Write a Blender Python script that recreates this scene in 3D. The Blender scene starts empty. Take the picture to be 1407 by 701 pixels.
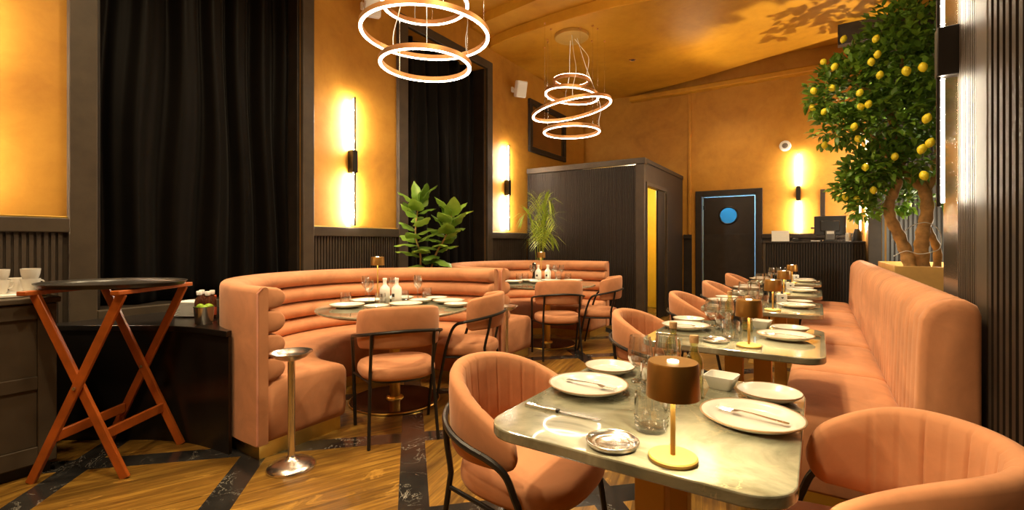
import bpy, bmesh, math, random
from math import sin, cos, pi, radians, sqrt, atan2, hypot, floor
from mathutils import Vector, Matrix, Euler
random.seed(7)
SC = bpy.context.scene
COL = SC.collection
FPX, CX, HY, CAMH = 650.0, 703.5, 334.0, 1.26
YAW = math.atan(421.5 / 650.0)
SA, CA = sin(YAW), cos(YAW)

def px_of(x, y):                      # horizontal order of things as seen, used to write labels
    d = -x * SA + y * CA
    return CX + FPX * (x * CA + y * SA) / d

def on_plane(px, py, z):
    d = FPX * (CAMH - z) / (py - HY)
    r = (px - CX) / FPX
    return (d * (-SA + CA * r), d * (CA + SA * r))

# ------------------------------------------------------------------ materials
MATS = {}
def nmat(name):
    m = bpy.data.materials.new(name); m.use_nodes = True
    nt = m.node_tree
    b = nt.nodes['Principled BSDF']
    MATS[name] = m
    return m, nt, b

def N(nt, typ, **kw):
    n = nt.nodes.new(typ)
    for k, v in kw.items():
        if k.startswith('i_'):
            key = k[2:]
            key = int(key) if key.isdigit() else key.replace('_', ' ')
            n.inputs[key].default_value = v
        else:
            setattr(n, k, v)
    return n

def L(nt, a, b): nt.links.new(a, b)

def math_n(nt, op, a, b=None, c=None):
    n = nt.nodes.new('ShaderNodeMath'); n.operation = op
    for i, v in enumerate((a, b, c)):
        if v is None: continue
        if isinstance(v, (int, float)): n.inputs[i].default_value = v
        else: L(nt, v, n.inputs[i])
    return n.outputs[0]

def mixc(nt, fac, a, b, mode='MIX'):
    n = nt.nodes.new('ShaderNodeMix'); n.data_type = 'RGBA'; n.blend_type = mode
    for s, v in ((0, fac), (6, a), (7, b)):
        if isinstance(v, (int, float)): n.inputs[s].default_value = v
        elif isinstance(v, tuple): n.inputs[s].default_value = (*v, 1) if len(v) == 3 else v
        else: L(nt, v, n.inputs[s])
    return n.outputs[2]

def ramp(nt, fac, stops):
    n = nt.nodes.new('ShaderNodeValToRGB')
    e = n.color_ramp.elements
    while len(e) < len(stops): e.new(0.5)
    for el, (p, c) in zip(e, stops):
        el.position = p; el.color = (*c, 1) if len(c) == 3 else c
    L(nt, fac, n.inputs[0])
    return n.outputs[0]

def noise(nt, vec, scale, detail=4, rough=0.55, dist=0.0):
    n = N(nt, 'ShaderNodeTexNoise'); n.inputs['Scale'].default_value = scale
    n.inputs['Detail'].default_value = detail; n.inputs['Roughness'].default_value = rough
    n.inputs['Distortion'].default_value = dist
    if vec is not None: L(nt, vec, n.inputs['Vector'])
    return n.outputs['Fac']

def objco(nt): return N(nt, 'ShaderNodeTexCoord').outputs['Object']

def mapping(nt, vec, scale=(1, 1, 1), rot=(0, 0, 0)):
    n = N(nt, 'ShaderNodeMapping'); n.inputs['Scale'].default_value = scale; n.inputs['Rotation'].default_value = rot
    L(nt, vec, n.inputs['Vector']); return n.outputs[0]

def bump(nt, bsdf, h, strength=0.2, dist=0.01):
    n = N(nt, 'ShaderNodeBump'); n.inputs['Strength'].default_value = strength; n.inputs['Distance'].default_value = dist
    L(nt, h, n.inputs['Height']); L(nt, n.outputs[0], bsdf.inputs['Normal'])

def simple(name, col, rough=0.5, metal=0.0, var=0.0, scale=20, bmp=0.0, coat=0.0, spec=0.5, sheen=0.0):
    m, nt, b = nmat(name)
    b.inputs['Roughness'].default_value = rough; b.inputs['Metallic'].default_value = metal
    b.inputs['Coat Weight'].default_value = coat; b.inputs['Specular IOR Level'].default_value = spec
    if sheen:
        b.inputs['Sheen Weight'].default_value = sheen; b.inputs['Sheen Roughness'].default_value = 0.45
    co = objco(nt)
    f = noise(nt, co, scale)
    lo = tuple(c * (1 - var) for c in col); hi = tuple(min(1, c * (1 + var)) for c in col)
    L(nt, ramp(nt, f, [(0.3, lo), (0.7, hi)]), b.inputs['Base Color'])
    if bmp: bump(nt, b, f, bmp, 0.004)
    return m

def plaster(name, dark, mid, light):
    m, nt, b = nmat(name)
    co = objco(nt)
    f1 = noise(nt, co, 1.1, 6, 0.6, 0.8); f2 = noise(nt, co, 7, 5, 0.65, 0.4)
    f = math_n(nt, 'ADD', math_n(nt, 'MULTIPLY', f1, 0.7), math_n(nt, 'MULTIPLY', f2, 0.3))
    L(nt, ramp(nt, f, [(0.33, dark), (0.5, mid), (0.66, light)]), b.inputs['Base Color'])
    b.inputs['Roughness'].default_value = 0.55
    b.inputs['Specular IOR Level'].default_value = 0.3
    bump(nt, b, f2, 0.08, 0.01)
    return m

plaster('plaster', (0.33, 0.137, 0.014), (0.43, 0.197, 0.022), (0.50, 0.243, 0.033))
plaster('ceiling_plaster', (0.38, 0.160, 0.010), (0.48, 0.215, 0.013), (0.55, 0.26, 0.02))
plaster('yellow_plaster', (0.60, 0.33, 0.015), (0.70, 0.41, 0.02), (0.76, 0.46, 0.03))

def velvet(name, col):
    m, nt, b = nmat(name)
    co = objco(nt)
    f1 = noise(nt, co, 4.5, 5, 0.6, 0.6); f2 = noise(nt, co, 160, 2, 0.5)
    lo = tuple(c * 0.80 for c in col); hi = tuple(min(1, c * 1.14) for c in col)
    L(nt, ramp(nt, f1, [(0.3, lo), (0.7, hi)]), b.inputs['Base Color'])
    b.inputs['Roughness'].default_value = 0.85; b.inputs['Specular IOR Level'].default_value = 0.15
    b.inputs['Sheen Weight'].default_value = 0.28; b.inputs['Sheen Roughness'].default_value = 0.35
    b.inputs['Sheen Tint'].default_value = (1.0, 0.75, 0.6, 1)
    bump(nt, b, f2, 0.06, 0.002)
    return m
velvet('velvet', (0.55, 0.248, 0.122))
velvet('velvet_piping', (0.66, 0.30, 0.20))

simple('dark_wood', (0.022, 0.016, 0.012), 0.45, spec=0.3, var=0.25, scale=9, bmp=0.05)
simple('taupe_wood', (0.054, 0.039, 0.025), 0.5, spec=0.3, var=0.18, scale=7, bmp=0.05)
simple('uplit_grey_slats', (0.13, 0.12, 0.105), 0.45, var=0.15, scale=8)  # paler than the other slats, the alcove uplight put into the colour
simple('pier_wood', (0.050, 0.038, 0.026), 0.22, var=0.2, scale=5, coat=0.2)
simple('slat_wood', (0.024, 0.0165, 0.0115), 0.5, spec=0.25, var=0.2, scale=8, bmp=0.04)
simple('slat_backing', (0.010, 0.008, 0.006), 0.7)
simple('wall_slats', (0.050, 0.036, 0.025), 0.5, spec=0.3, var=0.2, scale=8, bmp=0.04)
simple('gloss_black', (0.010, 0.008, 0.007), 0.28, var=0.3, scale=5, coat=0.1)
simple('black_metal', (0.014, 0.012, 0.011), 0.38, metal=0.3)
simple('black_plastic', (0.02, 0.019, 0.018), 0.4)
simple('grey_plastic', (0.12, 0.11, 0.10), 0.45)
simple('brass', (0.80, 0.52, 0.12), 0.30, metal=1.0, var=0.10, scale=5)
simple('plinth_brass', (0.74, 0.56, 0.16), 0.32, metal=1.0, var=0.15, scale=4)
simple('copper', (0.68, 0.34, 0.13), 0.42, metal=0.8, var=0.06, scale=8)
simple('shade_bronze', (0.32, 0.165, 0.036), 0.40, metal=0.75, var=0.08, scale=12)
simple('gold_paint', (0.52, 0.31, 0.075), 0.45, metal=0.4, var=0.06, scale=12)
simple('steel', (0.78, 0.74, 0.68), 0.24, metal=1.0, var=0.08, scale=6)
simple('cutlery_steel', (0.70, 0.67, 0.62), 0.22, metal=1.0)
simple('white_china', (0.70, 0.665, 0.60), 0.22, var=0.02, scale=10, coat=0.3)
simple('china_rim', (0.28, 0.17, 0.08), 0.4, var=0.15, scale=30)
simple('white_plastic', (0.80, 0.78, 0.74), 0.4)
simple('white_glaze', (0.82, 0.80, 0.74), 0.3, var=0.03, scale=14)
simple('paper', (0.80, 0.77, 0.70), 0.8, var=0.03, scale=30)
simple('label_red', (0.55, 0.10, 0.04), 0.6)
simple('amber_glass', (0.06, 0.018, 0.008), 0.1, coat=0.5)
simple('cork', (0.55, 0.33, 0.15), 0.8, var=0.2, scale=120, bmp=0.1)
simple('lime', (0.30, 0.48, 0.03), 0.4, var=0.2, scale=60, bmp=0.1)
simple('lemon_skin', (0.92, 0.76, 0.03), 0.4, var=0.08, scale=60, bmp=0.12)
simple('red_wood', (0.36, 0.080, 0.012), 0.32, var=0.35, scale=6, bmp=0.05, coat=0.3)
simple('planter_wood', (0.62, 0.36, 0.10), 0.5, var=0.12, scale=6)
simple('bark', (0.46, 0.26, 0.09), 0.8, var=0.4, scale=14, bmp=0.5)
simple('soil', (0.05, 0.032, 0.02), 0.95, var=0.4, scale=40, bmp=0.5)
simple('pot_dark', (0.05, 0.04, 0.035), 0.5, var=0.2, scale=10)
simple('black_curtain', (0.0022, 0.0014, 0.0009), 0.5, var=0.3, scale=6, sheen=0.03, spec=0.10)
simple('mirror_brown', (0.30, 0.17, 0.05), 0.12, metal=0.7, var=0.1, scale=3)
simple('base_brown', (0.10, 0.045, 0.022), 0.10, metal=0.6, var=0.2, scale=5)
simple('kitchen_white', (0.8, 0.82, 0.85), 0.5)
simple('tray_black', (0.022, 0.019, 0.016), 0.32, var=0.2, scale=30)
simple('pepper_black', (0.012, 0.011, 0.010), 0.2, coat=0.4)
simple('stitch', (0.50, 0.22, 0.14), 0.8)

def leafmat(name, c1, c2, c3):
    m, nt, b = nmat(name)
    info = N(nt, 'ShaderNodeNewGeometry')
    col = ramp(nt, info.outputs['Random Per Island'], [(0.0, c1), (0.55, c2), (1.0, c3)])
    f = noise(nt, objco(nt), 25)
    L(nt, mixc(nt, 0.25, col, ramp(nt, f, [(0.3, c1), (0.7, c3)])), b.inputs['Base Color'])
    b.inputs['Roughness'].default_value = 0.42; b.inputs['Specular IOR Level'].default_value = 0.45
    t = N(nt, 'ShaderNodeBsdfTranslucent')
    L(nt, col, t.inputs[0])
    mx = N(nt, 'ShaderNodeMixShader'); mx.inputs[0].default_value = 0.22
    L(nt, b.outputs[0], mx.inputs[1]); L(nt, t.outputs[0], mx.inputs[2])
    L(nt, mx.outputs[0], nt.nodes['Material Output'].inputs[0])
    return m
leafmat('lemon_leaf', (0.05, 0.12, 0.012), (0.13, 0.28, 0.025), (0.28, 0.46, 0.05))
leafmat('fig_leaf', (0.085, 0.175, 0.018), (0.17, 0.30, 0.032), (0.30, 0.43, 0.06))
leafmat('palm_leaf', (0.20, 0.32, 0.025), (0.36, 0.48, 0.04), (0.55, 0.62, 0.08))

def emis(name, col, st):
    m = bpy.data.materials.new(name); m.use_nodes = True; nt = m.node_tree
    nt.nodes.clear()
    e = N(nt, 'ShaderNodeEmission'); e.inputs[0].default_value = (*col, 1); e.inputs[1].default_value = st
    o = N(nt, 'ShaderNodeOutputMaterial'); L(nt, e.outputs[0], o.inputs[0])
    MATS[name] = m
emis('pier_led', (1.0, 0.86, 0.62), 120.0)
emis('ring_led', (1.0, 0.82, 0.58), 16.0)
emis('sconce_led', (1.0, 0.86, 0.66), 380.0)
emis('lamp_led', (1.0, 0.80, 0.48), 12.0)

def glassmat(name, tint, refl=1.0):
    m = bpy.data.materials.new(name); m.use_nodes = True; nt = m.node_tree
    nt.nodes.clear()
    tr = N(nt, 'ShaderNodeBsdfTransparent'); tr.inputs[0].default_value = (*tint, 1)
    gl = N(nt, 'ShaderNodeBsdfGlossy'); gl.inputs['Roughness'].default_value = 0.03
    lw = N(nt, 'ShaderNodeLayerWeight'); lw.inputs[0].default_value = 0.5
    f = noise(nt, objco(nt), 30)
    fz = math_n(nt, 'POWER', lw.outputs['Facing'], 2.6)
    fac = math_n(nt, 'MULTIPLY', math_n(nt, 'ADD', 0.05, math_n(nt, 'MULTIPLY', fz, 0.75)), math_n(nt, 'ADD', refl - 0.1, math_n(nt, 'MULTIPLY', f, 0.2)))
    mx = N(nt, 'ShaderNodeMixShader'); L(nt, fac, mx.inputs[0])
    L(nt, tr.outputs[0], mx.inputs[1]); L(nt, gl.outputs[0], mx.inputs[2])
    o = N(nt, 'ShaderNodeOutputMaterial'); L(nt, mx.outputs[0], o.inputs[0])
    MATS[name] = m
glassmat('clear_glass', (0.985, 0.988, 0.985), 2.0)
glassmat('oil_glass', (0.93, 0.92, 0.70), 1.5)
glassmat('blue_pane', (0.25, 0.50, 0.58), 1.0)

def marble(name, base, dark, vein, rough, scale):
    m, nt, b = nmat(name)
    co = objco(nt)
    f1 = noise(nt, co, scale, 6, 0.6, 1.2)
    col = ramp(nt, f1, [(0.38, dark), (0.62, base)])
    v = noise(nt, co, scale * 0.8, 5, 0.6, 1.8)
    a = math_n(nt, 'ABSOLUTE', math_n(nt, 'SUBTRACT', v, 0.5))
    mask = ramp(nt, a, [(0.0, (1, 1, 1)), (0.012, (0, 0, 0))])
    patch = ramp(nt, noise(nt, co, scale * 0.5, 2), [(0.42, (0, 0, 0)), (0.6, (1, 1, 1))])
    L(nt, mixc(nt, math_n(nt, 'MULTIPLY', mask, patch), col, vein), b.inputs['Base Color'])
    b.inputs['Roughness'].default_value = rough; b.inputs['Coat Weight'].default_value = 0.9
    b.inputs['Coat Roughness'].default_value = 0.03
    return m
marble('table_marble', (0.40, 0.385, 0.28), (0.155, 0.155, 0.105), (0.62, 0.48, 0.28), 0.14, 3.2)

def floor_mat():
    m, nt, b = nmat('floor_inlay')
    co = objco(nt)
    sep = N(nt, 'ShaderNodeSeparateXYZ'); L(nt, co, sep.inputs[0])
    x, y = sep.outputs[0], sep.outputs[1]
    u = math_n(nt, 'ADD', x, y); v = math_n(nt, 'SUBTRACT', y, x)
    P_ = 1.305
    def strip(c, c0, hw):
        t = math_n(nt, 'DIVIDE', math_n(nt, 'SUBTRACT', c, c0), P_)
        fr = math_n(nt, 'FRACT', math_n(nt, 'ADD', t, 100.5))
        d = math_n(nt, 'MULTIPLY', math_n(nt, 'ABSOLUTE', math_n(nt, 'SUBTRACT', fr, 0.5)), P_)
        return math_n(nt, 'LESS_THAN', d, hw), math_n(nt, 'FLOOR', math_n(nt, 'ADD', t, 100.0))
    mu, iu = strip(u, -1.2875, 0.104); mv, iv = strip(v, 4.44, 0.107)
    mask = math_n(nt, 'MAXIMUM', mu, mv)
    # planks: turned differently in every other band of panels
    half = math_n(nt, 'FLOOR', math_n(nt, 'DIVIDE', math_n(nt, 'SUBTRACT', iu, 99.0), 2.0))
    odd = math_n(nt, 'MODULO', math_n(nt, 'ADD', half, 100.0), 2.0)
    ang = math_n(nt, 'ADD', radians(66), math_n(nt, 'MULTIPLY', odd, radians(35)))
    ca = math_n(nt, 'COSINE', ang); sa = math_n(nt, 'SINE', ang)
    along = math_n(nt, 'ADD', math_n(nt, 'MULTIPLY', x, ca), math_n(nt, 'MULTIPLY', y, sa))
    across = math_n(nt, 'SUBTRACT', math_n(nt, 'MULTIPLY', y, ca), math_n(nt, 'MULTIPLY', x, sa))
    pid = math_n(nt, 'FLOOR', math_n(nt, 'DIVIDE', across, 0.105))
    wn = N(nt, 'ShaderNodeTexWhiteNoise'); wn.noise_dimensions = '2D'
    cb = N(nt, 'ShaderNodeCombineXYZ'); L(nt, pid, cb.inputs[0]); L(nt, math_n(nt, 'ADD', iu, math_n(nt, 'MULTIPLY', iv, 7.0)), cb.inputs[1])
    L(nt, cb.outputs[0], wn.inputs['Vector'])
    g = N(nt, 'ShaderNodeCombineXYZ')
    L(nt, math_n(nt, 'MULTIPLY', along, 2.2), g.inputs[0]); L(nt, math_n(nt, 'MULTIPLY', across, 34.0), g.inputs[1]); L(nt, math_n(nt, 'MULTIPLY', pid, 3.3), g.inputs[2])
    gr = noise(nt, g.outputs[0], 1.0, 6, 0.65, 0.5)
    wcol = ramp(nt, gr, [(0.30, (0.075, 0.033, 0.006)), (0.5, (0.19, 0.092, 0.014)), (0.70, (0.33, 0.178, 0.028))])
    tone = math_n(nt, 'ADD', 0.62, math_n(nt, 'MULTIPLY', wn.outputs[0], 0.6))
    tc = N(nt, 'ShaderNodeCombineColor'); [L(nt, tone, tc.inputs[i]) for i in range(3)]
    wcol = mixc(nt, 1.0, wcol, tc.outputs[0], 'MULTIPLY')
    worn = ramp(nt, noise(nt, mapping(nt, g.outputs[0], (0.7, 0.12, 1)), 1.6, 6, 0.7, 1.0), [(0.60, (0, 0, 0)), (0.66, (1, 1, 1))])
    wcol = mixc(nt, math_n(nt, 'MULTIPLY', worn, 0.55), wcol, (0.50, 0.27, 0.05))
    seamd = math_n(nt, 'ABSOLUTE', math_n(nt, 'SUBTRACT', math_n(nt, 'FRACT', math_n(nt, 'DIVIDE', across, 0.105)), 0.5))
    seam = math_n(nt, 'GREATER_THAN', seamd, 0.485)
    wcol = mixc(nt, math_n(nt, 'MULTIPLY', seam, 0.6), wcol, (0.04, 0.018, 0.006))
    # black marble with thin white veins
    vn = noise(nt, co, 3.0, 6, 0.62, 2.2)
    vm = ramp(nt, math_n(nt, 'ABSOLUTE', math_n(nt, 'SUBTRACT', vn, 0.5)), [(0.0, (1, 1, 1)), (0.006, (0, 0, 0))])
    vp = ramp(nt, noise(nt, co, 2.3, 2), [(0.45, (0, 0, 0)), (0.62, (1, 1, 1))])
    mcol = mixc(nt, math_n(nt, 'MULTIPLY', vm, vp), ramp(nt, noise(nt, co, 5, 5), [(0.3, (0.012, 0.011, 0.011)), (0.7, (0.030, 0.027, 0.025))]), (0.55, 0.50, 0.42))
    L(nt, mixc(nt, mask, wcol, mcol), b.inputs['Base Color'])
    L(nt, math_n(nt, 'SUBTRACT', 0.34, math_n(nt, 'MULTIPLY', mask, 0.18)), b.inputs['Roughness'])
    bump(nt, b, math_n(nt, 'MULTIPLY', gr, math_n(nt, 'SUBTRACT', 1.0, mask)), 0.10, 0.004)
floor_mat()

def M(n): return MATS[n]

# ------------------------------------------------------------------ mesh builder
def smooth_path(pts, n=6):
    pts = [Vector(p) for p in pts]
    out = []
    for i in range(len(pts) - 1):
        p0 = pts[max(0, i - 1)]; p1 = pts[i]; p2 = pts[i + 1]; p3 = pts[min(len(pts) - 1, i + 2)]
        for k in range(n):
            t = k / n
            out.append(0.5 * ((2 * p1) + (-p0 + p2) * t + (2 * p0 - 5 * p1 + 4 * p2 - p3) * t * t + (-p0 + 3 * p1 - 3 * p2 + p3) * t ** 3))
    out.append(pts[-1])
    return out

class MB:
    def __init__(s): s.v = []; s.f = []
    def add(s, vs, fs, mat=None):
        b = len(s.v)
        s.v += [tuple((mat @ Vector(v)) if mat is not None else v) for v in vs]
        s.f += [tuple(i + b for i in f) for f in fs]
        return s
    def box(s, x0, x1, y0, y1, z0, z1, mat=None):
        vs = [(x, y, z) for z in (z0, z1) for y in (y0, y1) for x in (x0, x1)]
        return s.add(vs, [(0, 2, 3, 1), (4, 5, 7, 6), (0, 1, 5, 4), (2, 6, 7, 3), (0, 4, 6, 2), (1, 3, 7, 5)], mat)
    def rings(s, rings, closed=True, cap0=True, cap1=True, mat=None):
        n = len(rings[0]); vs = [p for r in rings for p in r]; fs = []
        for i in range(len(rings) - 1):
            for j in range(n if closed else n - 1):
                k = (j + 1) % n
                fs.append((i * n + j, i * n + k, (i + 1) * n + k, (i + 1) * n + j))
        if cap0: fs.append(tuple(reversed(range(n))))
        if cap1: fs.append(tuple((len(rings) - 1) * n + j for j in range(n)))
        return s.add(vs, fs, mat)
    def lathe(s, prof, seg=24, cx=0, cy=0, cz=0, cap=True, mat=None):
        rs = [[(cx + r * cos(2 * pi * j / seg), cy + r * sin(2 * pi * j / seg), cz + z) for j in range(seg)] for r, z in prof]
        return s.rings(rs, True, cap, cap, mat)
    def prism(s, poly, z0, z1, mat=None):
        return s.rings([[(x, y, z0) for x, y in poly], [(x, y, z1) for x, y in poly]], True, True, True, mat)
    def tube(s, pts, r, seg=8, closed=False, radii=None, mat=None):
        pts = [Vector(p) for p in pts]; n = len(pts)
        tang = []
        for i in range(n):
            a = pts[(i - 1) % n] if (closed or i > 0) else pts[i]
            b = pts[(i + 1) % n] if (closed or i < n - 1) else pts[i]
            tang.append((b - a).normalized())
        up = Vector((0, 0, 1)) if abs(tang[0].z) < 0.9 else Vector((1, 0, 0))
        u = (up - tang[0] * up.dot(tang[0])).normalized()
        rs = []
        for i in range(n):
            u = (u - tang[i] * u.dot(tang[i])).normalized()
            w = tang[i].cross(u)
            rr = radii[i] if radii else r
            rs.append([tuple(pts[i] + (u * cos(2 * pi * j / seg) + w * sin(2 * pi * j / seg)) * rr) for j in range(seg)])
        if closed: rs.append(rs[0])
        return s.rings(rs, True, not closed, not closed, mat)
    def build(s, name, mat, parent=None, loc=None, bevel=0, seg=2, smooth=40, sub=0, solid=0):
        me = bpy.data.meshes.new(name)
        me.from_pydata(s.v, [], s.f)
        bm = bmesh.new(); bm.from_mesh(me)
        bmesh.ops.recalc_face_normals(bm, faces=bm.faces[:])
        bm.to_mesh(me); bm.free()
        me.materials.append(M(mat) if isinstance(mat, str) else mat)
        if smooth:
            me.shade_smooth()
            me.set_sharp_from_angle(angle=radians(smooth))
        o = bpy.data.objects.new(name, me); COL.objects.link(o)
        if parent is not None: o.parent = parent
        if loc is not None: o.location = loc
        if bevel:
            md = o.modifiers.new('bevel', 'BEVEL'); md.width = bevel; md.segments = seg; md.limit_method = 'ANGLE'; md.angle_limit = radians(40)
        if solid:
            md = o.modifiers.new('solid', 'SOLIDIFY'); md.thickness = solid; md.offset = 0
        if sub:
            md = o.modifiers.new('sub', 'SUBSURF'); md.levels = sub; md.render_levels = sub
        return o

def tag(o, label, cat, group=None):
    o['label'] = label; o['category'] = cat
    if group: o['group'] = group
    return o
def thing(name, label, cat, loc=(0, 0, 0), rz=0, group=None):
    o = bpy.data.objects.new(name, None); COL.objects.link(o)
    o.empty_display_size = 0.1
    o.location = loc; o.rotation_euler = (0, 0, rz)
    return tag(o, label, cat, group)
def struct(mb, name, mat, **kw):
    o = mb.build(name, mat, **kw); o['kind'] = 'structure'; return o
def dup(root, loc, rz=0.0, label=None, group=None, scale=None):
    def cp(o, par):
        c = o.copy(); COL.objects.link(c)
        if par is not None: c.parent = par
        for ch in list(kids.get(o.name, [])): cp(ch, c)
        return c
    kids = {}
    for o in root.children_recursive: kids.setdefault(o.parent.name, []).append(o)
    r = cp(root, None)
    r.location = loc; r.rotation_euler = (0, 0, rz)
    if scale: r.scale = scale
    if label: r['label'] = label
    if group: r['group'] = group
    return r
ORD = ['first', 'second', 'third', 'fourth', 'fifth', 'sixth', 'seventh', 'eighth', 'ninth', 'tenth', 'eleventh', 'twelfth']
# ------------------------------------------------------------------ room shell
XL, YB, XR = -4.25, 9.4, 0.58
YF = -2.6
ZC, ZU = 4.25, 4.52
struct(MB().box(-4.9, 2.0, YF - 0.3, 13.0, -0.1, 0.0), 'floor', 'floor_inlay', smooth=0)
# upper ceiling
struct(MB().box(-4.9, 2.0, YF - 0.3, YB + 0.3, ZU, ZU + 0.15), 'ceiling', 'ceiling_plaster', smooth=0)
# dropped ceiling slab with a curved near edge and a curved far edge
near = [(-4.3, 5.92), (-3.9, 5.80), (-3.2, 5.73), (-2.4, 5.72), (-1.7, 5.82), (-0.8, 6.0), (0.2, 6.25), (1.6, 6.5)]
far = [(1.6, 8.0), (0.6, 8.22), (-0.04, 8.43), (-0.7, 8.65), (-1.32, 8.88), (-1.98, 9.1), (-2.7, 9.3), (-3.1, 9.41), (-4.3, 9.41)]
npath = [(p.x, p.y) for p in smooth_path([(x, y, 0) for x, y in near], 5)]
fpath = [(p.x, p.y) for p in smooth_path([(x, y, 0) for x, y in far[:-1]], 5)] + [far[-1]]
struct(MB().prism(npath + fpath, ZC, ZU), 'ceiling_dropped', 'ceiling_plaster', smooth=30, bevel=0.01)
# shallow step in front of the slab
struct(MB().prism([(-4.3, 5.45), (-2.42, 5.2), (-2.42, 5.73), (-3.2, 5.74), (-3.9, 5.81), (-4.3, 5.93)], ZC + 0.14, ZU), 'ceiling_step', 'ceiling_plaster', smooth=0)
# cornice along the back wall under the groove
struct(MB().box(-3.2, XR, YB - 0.16, YB + 0.02, 4.10, 4.20), 'trim_1', 'ceiling_plaster', bevel=0.02)
# left wall in pieces around the two tall openings
W1 = (1.19, 2.75); W2 = (4.15, 5.80); ZW0, ZW1 = 0.78, 3.9
mb = MB()
for y0, y1, z0, z1 in ((YF, W1[0], 0, ZU), (W1[1], W2[0], 0, ZU), (W2[1], YB + 0.3, 0, ZU),
                       (W1[0], W1[1], 0, ZW0), (W2[0], W2[1], 0, ZW0), (W1[0], W1[1], ZW1, ZU), (W2[0], W2[1], ZW1, ZU)):
    mb.box(XL - 0.4, XL, y0, y1, z0, z1)
mb.box(XL - 0.6, XL - 0.4, YF, YB + 0.3, 0, ZU)
struct(mb, 'wall_left', 'plaster', smooth=0)
# wall at the back with the kitchen doorway
DX0, DX1, DZ = -1.84, -0.94, 2.13
mb = MB()
mb.box(XL - 0.4, DX0, YB, YB + 0.2, 0, ZU).box(DX1, 2.0, YB, YB + 0.2, 0, ZU).box(DX0, DX1, YB, YB + 0.2, DZ, ZU)
struct(mb, 'wall_back', 'plaster', smooth=0)
# kitchen beyond the door
mb = MB()
mb.box(DX0 - 0.8, DX1 + 0.8, YB + 2.0, YB + 2.1, 0, 2.7).box(DX0 - 0.9, DX0 - 0.8, YB + 0.2, YB + 2.1, 0, 2.7)
mb.box(DX1 + 0.8, DX1 + 0.9, YB + 0.2, YB + 2.1, 0, 2.7).box(DX0 - 0.9, DX1 + 0.9, YB + 0.2, YB + 2.1, 2.7, 2.8)
struct(mb, 'wall_kitchen', 'kitchen_white', smooth=0)
struct(MB().box(-4.9, 2.0, YF - 0.3, YF, 0, ZU), 'wall_front', 'plaster', smooth=0)
# right wall: near pier, alcove, far stretch
mb = MB()
mb.box(XR, XR + 0.25, YF, 3.5, 0, ZU)
struct(mb, 'wall_right', 'pier_wood', smooth=0)
mb = MB().box(XR, XR + 0.2, 8.0, YB, 0, ZU)
struct(mb, 'wall_right_far', 'plaster', smooth=0)
mb = MB().box(1.55, 1.75, 3.3, 8.2, 0, ZU).box(XR + 0.2, 1.75, 8.02, 8.2, 0, ZU).box(XR + 0.25, 1.75, 3.3, 3.5, 0, ZU)
struct(mb, 'wall_alcove', 'taupe_wood', smooth=0)

def slats(mb, axis, a0, a1, pos, z0, z1, pitch=0.03, w=0.018, d=0.014, sign=1):
    n = max(1, int((a1 - a0) / pitch))
    p = (a1 - a0) / n
    for i in range(n):
        c = a0 + (i + 0.5) * p
        lo, hi = (pos, pos + d * sign) if sign > 0 else (pos + d * sign, pos)
        if axis == 'y': mb.box(lo, hi, c - w / 2, c + w / 2, z0, z1)
        else: mb.box(c - w / 2, c + w / 2, lo, hi, z0, z1)
    return mb
# fluted wainscots on the left wall, dark boards and ledges
tn = [1]
def trim(mb, mat='dark_wood', bevel=0.006):
    tn[0] += 1
    return struct(mb, 'trim_%d' % tn[0], mat, bevel=bevel, smooth=0)
for y0, y1 in ((YF, 1.04), (2.87, 4.0), (5.93, 7.0)):
    mb = MB().box(XL, XL + 0.012, y0, y1, 0, 1.34)
    slats(mb, 'y', y0 + 0.02, y1 - 0.02, XL + 0.012, 0.1, 1.33, 0.034, 0.02, 0.016)
    trim(mb, 'wall_slats', 0)
    trim(MB().box(XL, XL + 0.05, y0 - 0.02, y1 + 0.02, 1.33, 1.425), 'taupe_wood')
    trim(MB().box(XL, XL + 0.03, y0, y1, 1.425, 1.437), 'brass', 0.002)
for wy0, wy1, a, b in ((W1[0], W1[1], 1.04, 2.87), (W2[0], W2[1], 4.0, 5.93)):
    trim(MB().box(XL, XL + 0.055, a, wy0, 0, ZW1 + 0.12), 'taupe_wood')
    trim(MB().box(XL, XL + 0.055, wy1, b, 0, ZW1 + 0.12), 'taupe_wood')
    trim(MB().box(XL, XL + 0.055, wy0, wy1, ZW1, ZW1 + 0.12), 'taupe_wood')
    trim(MB().box(XL, XL + 0.055, wy0, wy1, ZW0 - 0.1, ZW0 + 0.01), 'taupe_wood')
    trim(MB().box(XL - 0.39, XL, wy0, wy1, ZW0, ZW0 + 0.01), 'dark_wood', 0)
    trim(MB().box(XL, XL + 0.03, wy0, wy1, 0.0, ZW0 - 0.1), 'dark_wood')
    mb = MB()
    for q0, q1 in ((wy0, wy0 + 0.03), (wy1 - 0.03, wy1)):
        mb.box(XL - 0.39, XL, q0, q1, ZW0 + 0.01, ZW1)
    trim(mb, 'dark_wood')
# back wall: wainscot, ledge, door casing
for x0, x1 in ((-2.17, -2.02), (-0.84, XR)):
    trim(MB().box(x0, x1, YB - 0.03, YB, 0, 1.34), 'dark_wood')
    trim(MB().box(x0, x1, YB - 0.06, YB, 1.34, 1.42), 'dark_wood')
mb = MB().box(DX0 - 0.11, DX0, YB - 0.05, YB + 0.02, 0, DZ + 0.10).box(DX1, DX1 + 0.11, YB - 0.05, YB + 0.02, 0, DZ + 0.10).box(DX0, DX1, YB - 0.05, YB + 0.02, DZ, DZ + 0.10)
trim(mb, 'dark_wood')
trim(MB().box(-2.085, -2.035, YB - 0.04, YB, 1.42, 4.1), 'plaster', 0.01)
trim(MB().box(0.02, 0.09, YB - 0.05, YB, 1.42, 2.15), 'dark_wood')
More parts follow.
